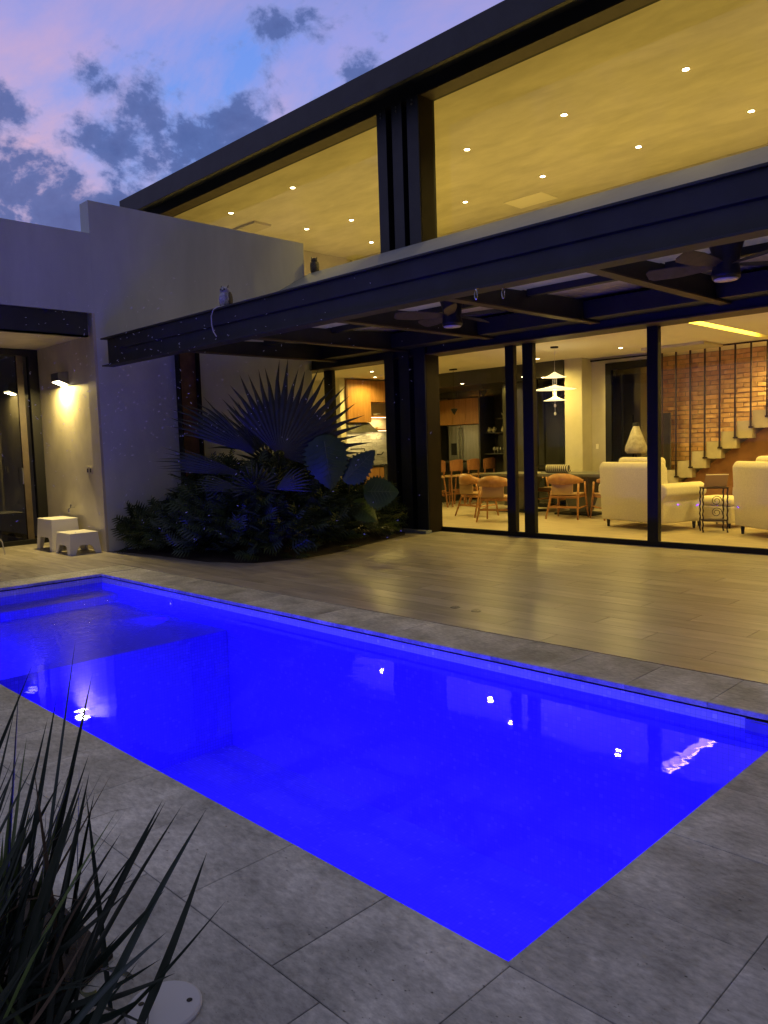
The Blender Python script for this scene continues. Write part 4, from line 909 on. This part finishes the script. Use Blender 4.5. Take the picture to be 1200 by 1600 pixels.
# ================================================================== PLANTS
bed = ob('planting_bed', MB().prism([(-10.98,5.22),(-9.9,5.36),(-8.8,5.42),(-8.15,5.72),(-7.95,6.3),(-7.95,6.85),(-8.25,7.8),(-8.55,8.9),(-8.8,9.18),(-10.98,9.18)], -.02, .006, 'z'), M_soil, kind='structure')
camv = Vector((0,0,1.45))
def frond(parent, base, hub, up, nrm, R, a0, a1, n, nm='frond', web=.5, droop=.12, pet=.012, m_=None):
    base, hub, up, nrm = map(Vector, (base, hub, up, nrm)); up.normalize(); nrm = (nrm-up*nrm.dot(up)).normalized(); rt = up.cross(nrm).normalized()
    q = MB(); mid = (base+hub)/2+Vector((0,0,.08)); q.tube([base, mid, hub], [pet*1.3, pet, pet*.8], 6)
    da = (a1-a0)/n
    for i in range(n):
        a = a0+da*(i+.5); Rr = R*(1-.16*abs(2*(i+.5)/n-1)**2)*random.uniform(.93,1.05); w = da*.5
        def P(r, t, h):
            d = rt*math.sin(t)+up*math.cos(t); return hub+d*r+nrm*h-Vector((0,0,1))*droop*(r/R)**2*R
        b = len(q.v); rs = [.06*Rr, web*Rr]; 
        for r in rs:
            ph = r*w*.45
            q.v += [P(r,a-w,0),P(r,a,ph),P(r,a+w,0)]
        r = .76*Rr; q.v += [P(r,a-w*.42,0),P(r,a,r*w*.2),P(r,a+w*.42,0)]
        jt = random.uniform(-.03,.03); q.v += [P(Rr,a+jt,-random.uniform(0,.11)*R)]
        q.f += [(b,b+1,b+4,b+3),(b+1,b+2,b+5,b+4),(b+3,b+4,b+7,b+6),(b+4,b+5,b+8,b+7),(b+6,b+7,b+9),(b+7,b+8,b+9)]
    return ob(nm, q, m_ or M_palm, parent)
PB = Vector((-8.75,6.6,0)); rt = Vector((.705,.709,0)); upz = Vector((0,0,1)); tocam = Vector((.8,-.6,.0))
def wp(px, py, y):   # photo measurement to a point on the plane Y=y
    cx_, cy_, cz_ = px-600, 800-py, -1220.99
    d = Vector((0.70485*cx_-0.03887*cy_+0.70829*cz_, 0.70861*cx_+0.08313*cy_-0.70068*cz_, -0.03165*cx_+0.99578*cy_+0.08616*cz_)); return camv+d*(y/d.y)
pl = thing('fan_palm', 'large dark fan palm with spiky fronds in the planting bed', 'palm', tuple(PB))
ob('trunk', MB().tube([PB, PB+Vector((.02,0,.4)), PB+Vector((0,.02,.85)), PB+Vector((0,0,1.05))], [.16,.15,.14,.10], 12), M_trunk, pl)
crown = PB+Vector((0,0,.95))
frond(pl, crown, wp(436,712,6.55), upz*1-rt*.03, tocam, 1.36, R_(-44), R_(112), 25, droop=.03, web=.60)
frond(pl, crown, wp(470,715,6.9), upz+rt*.45, tocam+upz*.15, .72, R_(-50), R_(95), 20)
frond(pl, crown, wp(405,712,6.5), -rt*1.35+upz*.98, tocam+upz*.25, 1.48, R_(-15), R_(17), 9, web=.62)
frond(pl, crown, wp(392,745,6.3), -rt*1.5+upz*.50, tocam+upz*.25, 1.42, R_(-9), R_(11), 8, web=.68)
frond(pl, crown, wp(410,705,7.0), -rt*.35+upz*.9, tocam, .95, R_(-60), R_(40), 16)
frond(pl, crown, wp(400,765,6.0), upz*.9-rt*.1, tocam+upz*.5, .40, R_(-100), R_(110), 18, web=.4)
frond(pl, crown, wp(392,772,6.0), -rt*1+upz*.38, tocam+upz*.5, .85, R_(-12), R_(13), 7, web=.5)
frond(pl, crown, wp(430,765,6.1), rt*.9+upz*.45, tocam+upz*.4, .55, R_(-30), R_(30), 9, web=.45)
frond(pl, crown, wp(425,730,6.9), -upz*.3-rt*.6, tocam, .6, R_(-120), R_(120), 24)
frond(pl, crown, wp(455,735,7.2), -upz*.3+rt*.2, tocam, .5, R_(-120), R_(120), 20)

def ear(parent, base, hub, tipdir, nrm, Ln, Wd, waves=11):
    base, hub = Vector(base), Vector(hub); v = Vector(tipdir).normalized(); n = Vector(nrm); n = (n-v*n.dot(v)).normalized(); u = v.cross(n)
    q = MB(); N_ = 66; out = []
    for i in range(N_+1):
        t_ = i/N_; s = -.28+1.28*t_
        w = Wd*.5*math.sin(math.pi*min(1,max(0,(s+.28)/1.28))**.72)**.8 if 0 < t_ < 1 else 0
        w *= 1+.10*math.sin(t_*waves*math.pi*2)*(1 if 0<t_<1 else 0); out.append((s*Ln, w))
    for (s, w) in out:
        for f in (-1,-.5,0,.5,1): q.v.append(hub+v*s+u*(w*f)+n*(-abs(f)*.16*w-.10*Ln*(s/Ln)**2))
    for i in range(N_):
        for j in range(4): b = i*5+j; q.f.append((b,b+1,b+6,b+5))
    lf = ob('leaf', q, M_ear, parent, smooth=True)
    vq = MB(); Pm = lambda s, w: hub+v*s+u*w+n*(-abs(w)*.16-.10*Ln*(s/Ln)**2+.004)
    vq.tube([Pm(Ln*k/8,0) for k in range(-1,8)], [.008-.0007*k for k in range(9)], 5)
    for k in range(6):
        s0 = Ln*(-.02+.13*k); ww = Wd*.40*(1-.11*k)
        for sg in (-1,1): vq.tube([Pm(s0,0), Pm(s0+ww*.28,sg*ww*.5), Pm(s0+ww*.42,sg*ww*.95)], [.004,.003,.002], 4)
    ob('leaf_vein', vq, M_vein, lf)
    mid = (base+hub)/2+Vector((0,0,.12)); ob('leaf_stalk', MB().tube([base, mid, hub], [.018,.014,.01], 7), M_petiole, lf)
ep = thing('elephant_ear_plant', 'elephant ear plant with broad scalloped leaves in front of the kitchen window', 'plant', (-8.9,8.0,0))
eb = (-8.85,7.9,.02)
ear(ep, eb, wp(508,698,7.0), -upz+rt*.12, tocam+upz*.25, .60, .62)
ear(ep, eb, wp(548,742,7.3), rt*.85+upz*.85, tocam+upz*.3-rt*.2, .48, .38)
ear(ep, eb, wp(580,768,7.7), rt*1-upz*.02, tocam+upz*.45, .40, .50)
ear(ep, eb, wp(500,775,7.4), -rt*.5-upz*.35, tocam+upz*.5, .45, .48)
ear(ep, eb, wp(560,790,7.6), rt*.6-upz*.5, tocam+upz*.6, .35, .36)

# split-leaf shrub mass
def splitleaf(q, P, v, n, Ln):
    u = v.cross(n).normalized(); k = 6; b0 = len(q.v)
    q.v += [P, P+v*Ln+n*(-.12*Ln)]; 
    for s in (-1,1):
        for i in range(k):
            t0 = .12+.15*i; c0 = P+v*(Ln*t0)+n*(-.05*Ln*t0); ll = Ln*(.52-.26*abs(i/(k-1)-.35))*random.uniform(.85,1.1); dirn = (u*s*.9+v*(.30+.1*i)).normalized()
            b = len(q.v); w = Ln*.055
            q.v += [c0-v*w, c0+v*w, c0+dirn*ll*.6+v*w*.8-n*ll*.10, c0+dirn*ll-n*ll*.25, c0+dirn*ll*.6-v*w*.8-n*ll*.10]
            q.f.append((b,b+1,b+2,b+3,b+4))
    b = len(q.v); w = Ln*.05; q.v += [P-u*w*.5, P+u*w*.5, P+v*Ln*.8+u*w-n*.05*Ln, P+v*Ln-n*.12*Ln, P+v*Ln*.8-u*w-n*.05*Ln]; q.f.append((b,b+1,b+2,b+3,b+4))
def inpoly(x, y, poly):
    r = False
    for i in range(len(poly)):
        (x1,y1),(x2,y2) = poly[i], poly[i-1]
        if (y1 > y) != (y2 > y) and x < (x2-x1)*(y-y1)/(y2-y1)+x1: r = not r
    return r
bedp = [(-10.85,5.30),(-9.9,5.42),(-8.85,5.48),(-8.2,5.80),(-8.0,6.4),(-8.05,7.0),(-8.35,7.9),(-8.65,8.8),(-9.0,9.1),(-10.85,9.1)]
def edgedist(x, y):
    m = 9
    for i in range(len(bedp)):
        a, b = Vector(bedp[i]), Vector(bedp[i-1]); p = Vector((x,y)); t_ = max(0,min(1,(p-a).dot(b-a)/(b-a).length_squared)); m = min(m,(p-(a+(b-a)*t_)).length)
    return m
q = MB(); cnt = 0
while cnt < 3000:
    x, y = random.uniform(-10.9,-7.9), random.uniform(5.2,9.2)
    if not inpoly(x, y, bedp): continue
    e = edgedist(x, y); ew = min(e, abs(x+10.85)+9)
    hmax = .42+.72*min(1, e/.75)**.7
    hmax *= 1-.2*max(0,min(1,(y-7.2)/1.2))
    if x < -10.0: hmax *= .72+.2*min(1,max(0,(y-5.6)/1.0))
    hmax *= 1+.12*math.sin(x*5.1+y*3.3)+.08*math.sin(x*11-y*7)
    fr_ = random.random()**.45; z = max(.06, hmax*fr_)
    cen = Vector((-9.4,7.0,.1)); outw = Vector((x,y,z))-cen; outw.z *= .8; outw.normalize()
    a = random.uniform(0,6.283); v = (Vector((math.cos(a),math.sin(a),random.uniform(-.1,.7)))*.7+outw*.9).normalized()
    n = (outw+Vector((0,0,.9))+Vector([random.uniform(-.4,.4) for _ in range(3)])).normalized(); n = (n-v*n.dot(v)).normalized()
    splitleaf(q, Vector((x,y,z)), v, n, random.uniform(.17,.30)); cnt += 1
sh = ob('split_leaf_shrubs', q, M_shrub); sh['kind'] = 'stuff'; tag(sh, 'dense dark mass of split leaf shrubs filling the planting bed', 'shrubs')

# strap leaved plant in the foreground
sp_ = thing('strap_leaf_plant', 'dark clump of long strap leaves rising in the near left corner', 'plant', (-2.05,.62,0))
ob('plant_soil', MB().prism([(-2.9,.1),(-1.98,.1),(-1.93,.62),(-2.1,.92),(-2.9,.92)], -.01, .012, 'z'), M_soil, sp_)
def blade(P, tip, w, bend, m_):
    P, tip = Vector(P), Vector(tip); ax = tip-P; side = ax.cross(Vector((random.uniform(-1,1),random.uniform(-1,1),.1))).normalized(); per = ax.normalized().cross(side)
    q = MB(); n = 7
    for i in range(n+1):
        t_ = i/n; c_ = P+ax*t_+Vector((0,0,1))*bend*math.sin(math.pi*t_); ww = w*(1-t_**2.6)*.5*(.75+.25*min(1,t_*4)); q.v += [c_-side*ww, c_+per*ww*.35, c_+side*ww]
    for i in range(n): b = i*3; q.f += [(b,b+1,b+4,b+3),(b+1,b+2,b+5,b+4)]
    o = ob('strap_leaf', q, m_, sp_, smooth=True); return o
def wr(px, py, dist):
    cx_, cy_, cz_ = px-600, 800-py, -1220.99
    d = Vector((0.70485*cx_-0.03887*cy_+0.70829*cz_, 0.70861*cx_+0.08313*cy_-0.70068*cz_, -0.03165*cx_+0.99578*cy_+0.08616*cz_)); return camv+d*(dist/1220.99)
TIPS = [(355,1405,1.75),(324,1330,1.8),(323,1263,1.85),(286,1256,1.95),(260,1250,1.9),(255,1248,2.0),(210,1385,1.8),(212,1360,1.9),(163,1200,1.9),(140,1205,1.8),(118,1200,2.0),(97,1215,1.9),(145,1050,2.05),(118,1000,2.1),(90,1080,2.0),(50,1040,2.1),(25,1100,2.0),(10,1150,1.9),(60,1180,1.8),(75,1120,2.1),(30,1060,2.2),(258,1390,1.7),(262,1455,1.75),(275,1520,1.7),(190,1300,1.9),(170,1358,1.75),(200,1260,2.0)]
bx, by = -2.02, .60
for (a_, b_, dd) in TIPS:
    tp = wr(a_, b_, dd); ps = Vector((bx+random.uniform(-.16,.16)+ (a_-160)*.0008, by+random.uniform(-.14,.14)+(a_-160)*.0008, .01)); blade(ps, tp, random.uniform(.016,.024), random.uniform(-.02,.03), M_blade)
for i in range(125):
    a_ = random.triangular(-140,270,60); b_ = random.uniform(1150,1560)+max(0,a_-120)*.9*random.random(); dd = random.uniform(1.7,2.15)
    tp = wr(a_, min(b_,1640), dd); ps = Vector((bx+random.gauss(0,.12)+(a_-120)*.0009, by+random.gauss(0,.12)+(a_-120)*.0009, .01)); blade(ps, tp, random.uniform(.012,.024), random.uniform(-.04,.055), M_blade if i%9 else (M_dry if i%2 else M_bladeg))
for (a_,b_) in ((18,1235),(42,1150),(5,1300),(48,1260),(28,1330)): blade((bx-.12,by+.02,.01), wr(a_,b_,2.2), .017, .04, M_bladeg)
for (a_,b_) in ((225,1258),(160,1420),(10,1310)): blade((bx-.15,by-.1,.05), wr(a_,b_,1.9), .006, .14, M_dry)
t = thing('skimmer_lid', 'round white plastic lid with finger holes lying on the paving behind the strap leaves', 'lid', (-1.80,.915,0))
ob('lid_disc', MB().lathe([(.098,.001),(.098,.008),(.092,.012),(0,.013)], (-1.80,.915,0), 32), mat('white_lid', (.62,.62,.64), .5), t)
for (dx,dy) in ((.035,.055),(-.045,-.04)): ob('finger_hole', MB().lathe([(.008,.0132),(0,.0136)], (-1.80+dx,.915+dy,0), 12), M_frame, t)

# midges in the lamp light
q = MB()
for i in range(420):
    if i < 260: p = wr(random.gauss(230,110), random.gauss(600,75), random.uniform(4.5,7.5))
    else: p = wr(random.uniform(0,700), random.uniform(430,860), random.uniform(4.5,8))
    a = random.uniform(0,3.14); l_ = random.uniform(.004,.011); w = .0022
    d_ = (rt*math.cos(a)*1+upz*math.sin(a)*.6).normalized(); e_ = Vector((.7,-.7,0)); f = d_.cross(e_)
    b = len(q.v); q.v += [p-d_*l_, p+d_*l_, p+f*w, p-f*w, p+e_*w, p-e_*w]
    q.f += [(b,b+2,b+4),(b+2,b+1,b+4),(b+1,b+3,b+4),(b+3,b,b+4),(b+2,b,b+5),(b+1,b+2,b+5),(b+3,b+1,b+5),(b,b+3,b+5)]
mg = ob('midges', q, M_bug, kind='stuff'); tag(mg, 'cloud of tiny pale midges drifting in front of the white wall', 'insects')

bpy.context.view_layer.update()
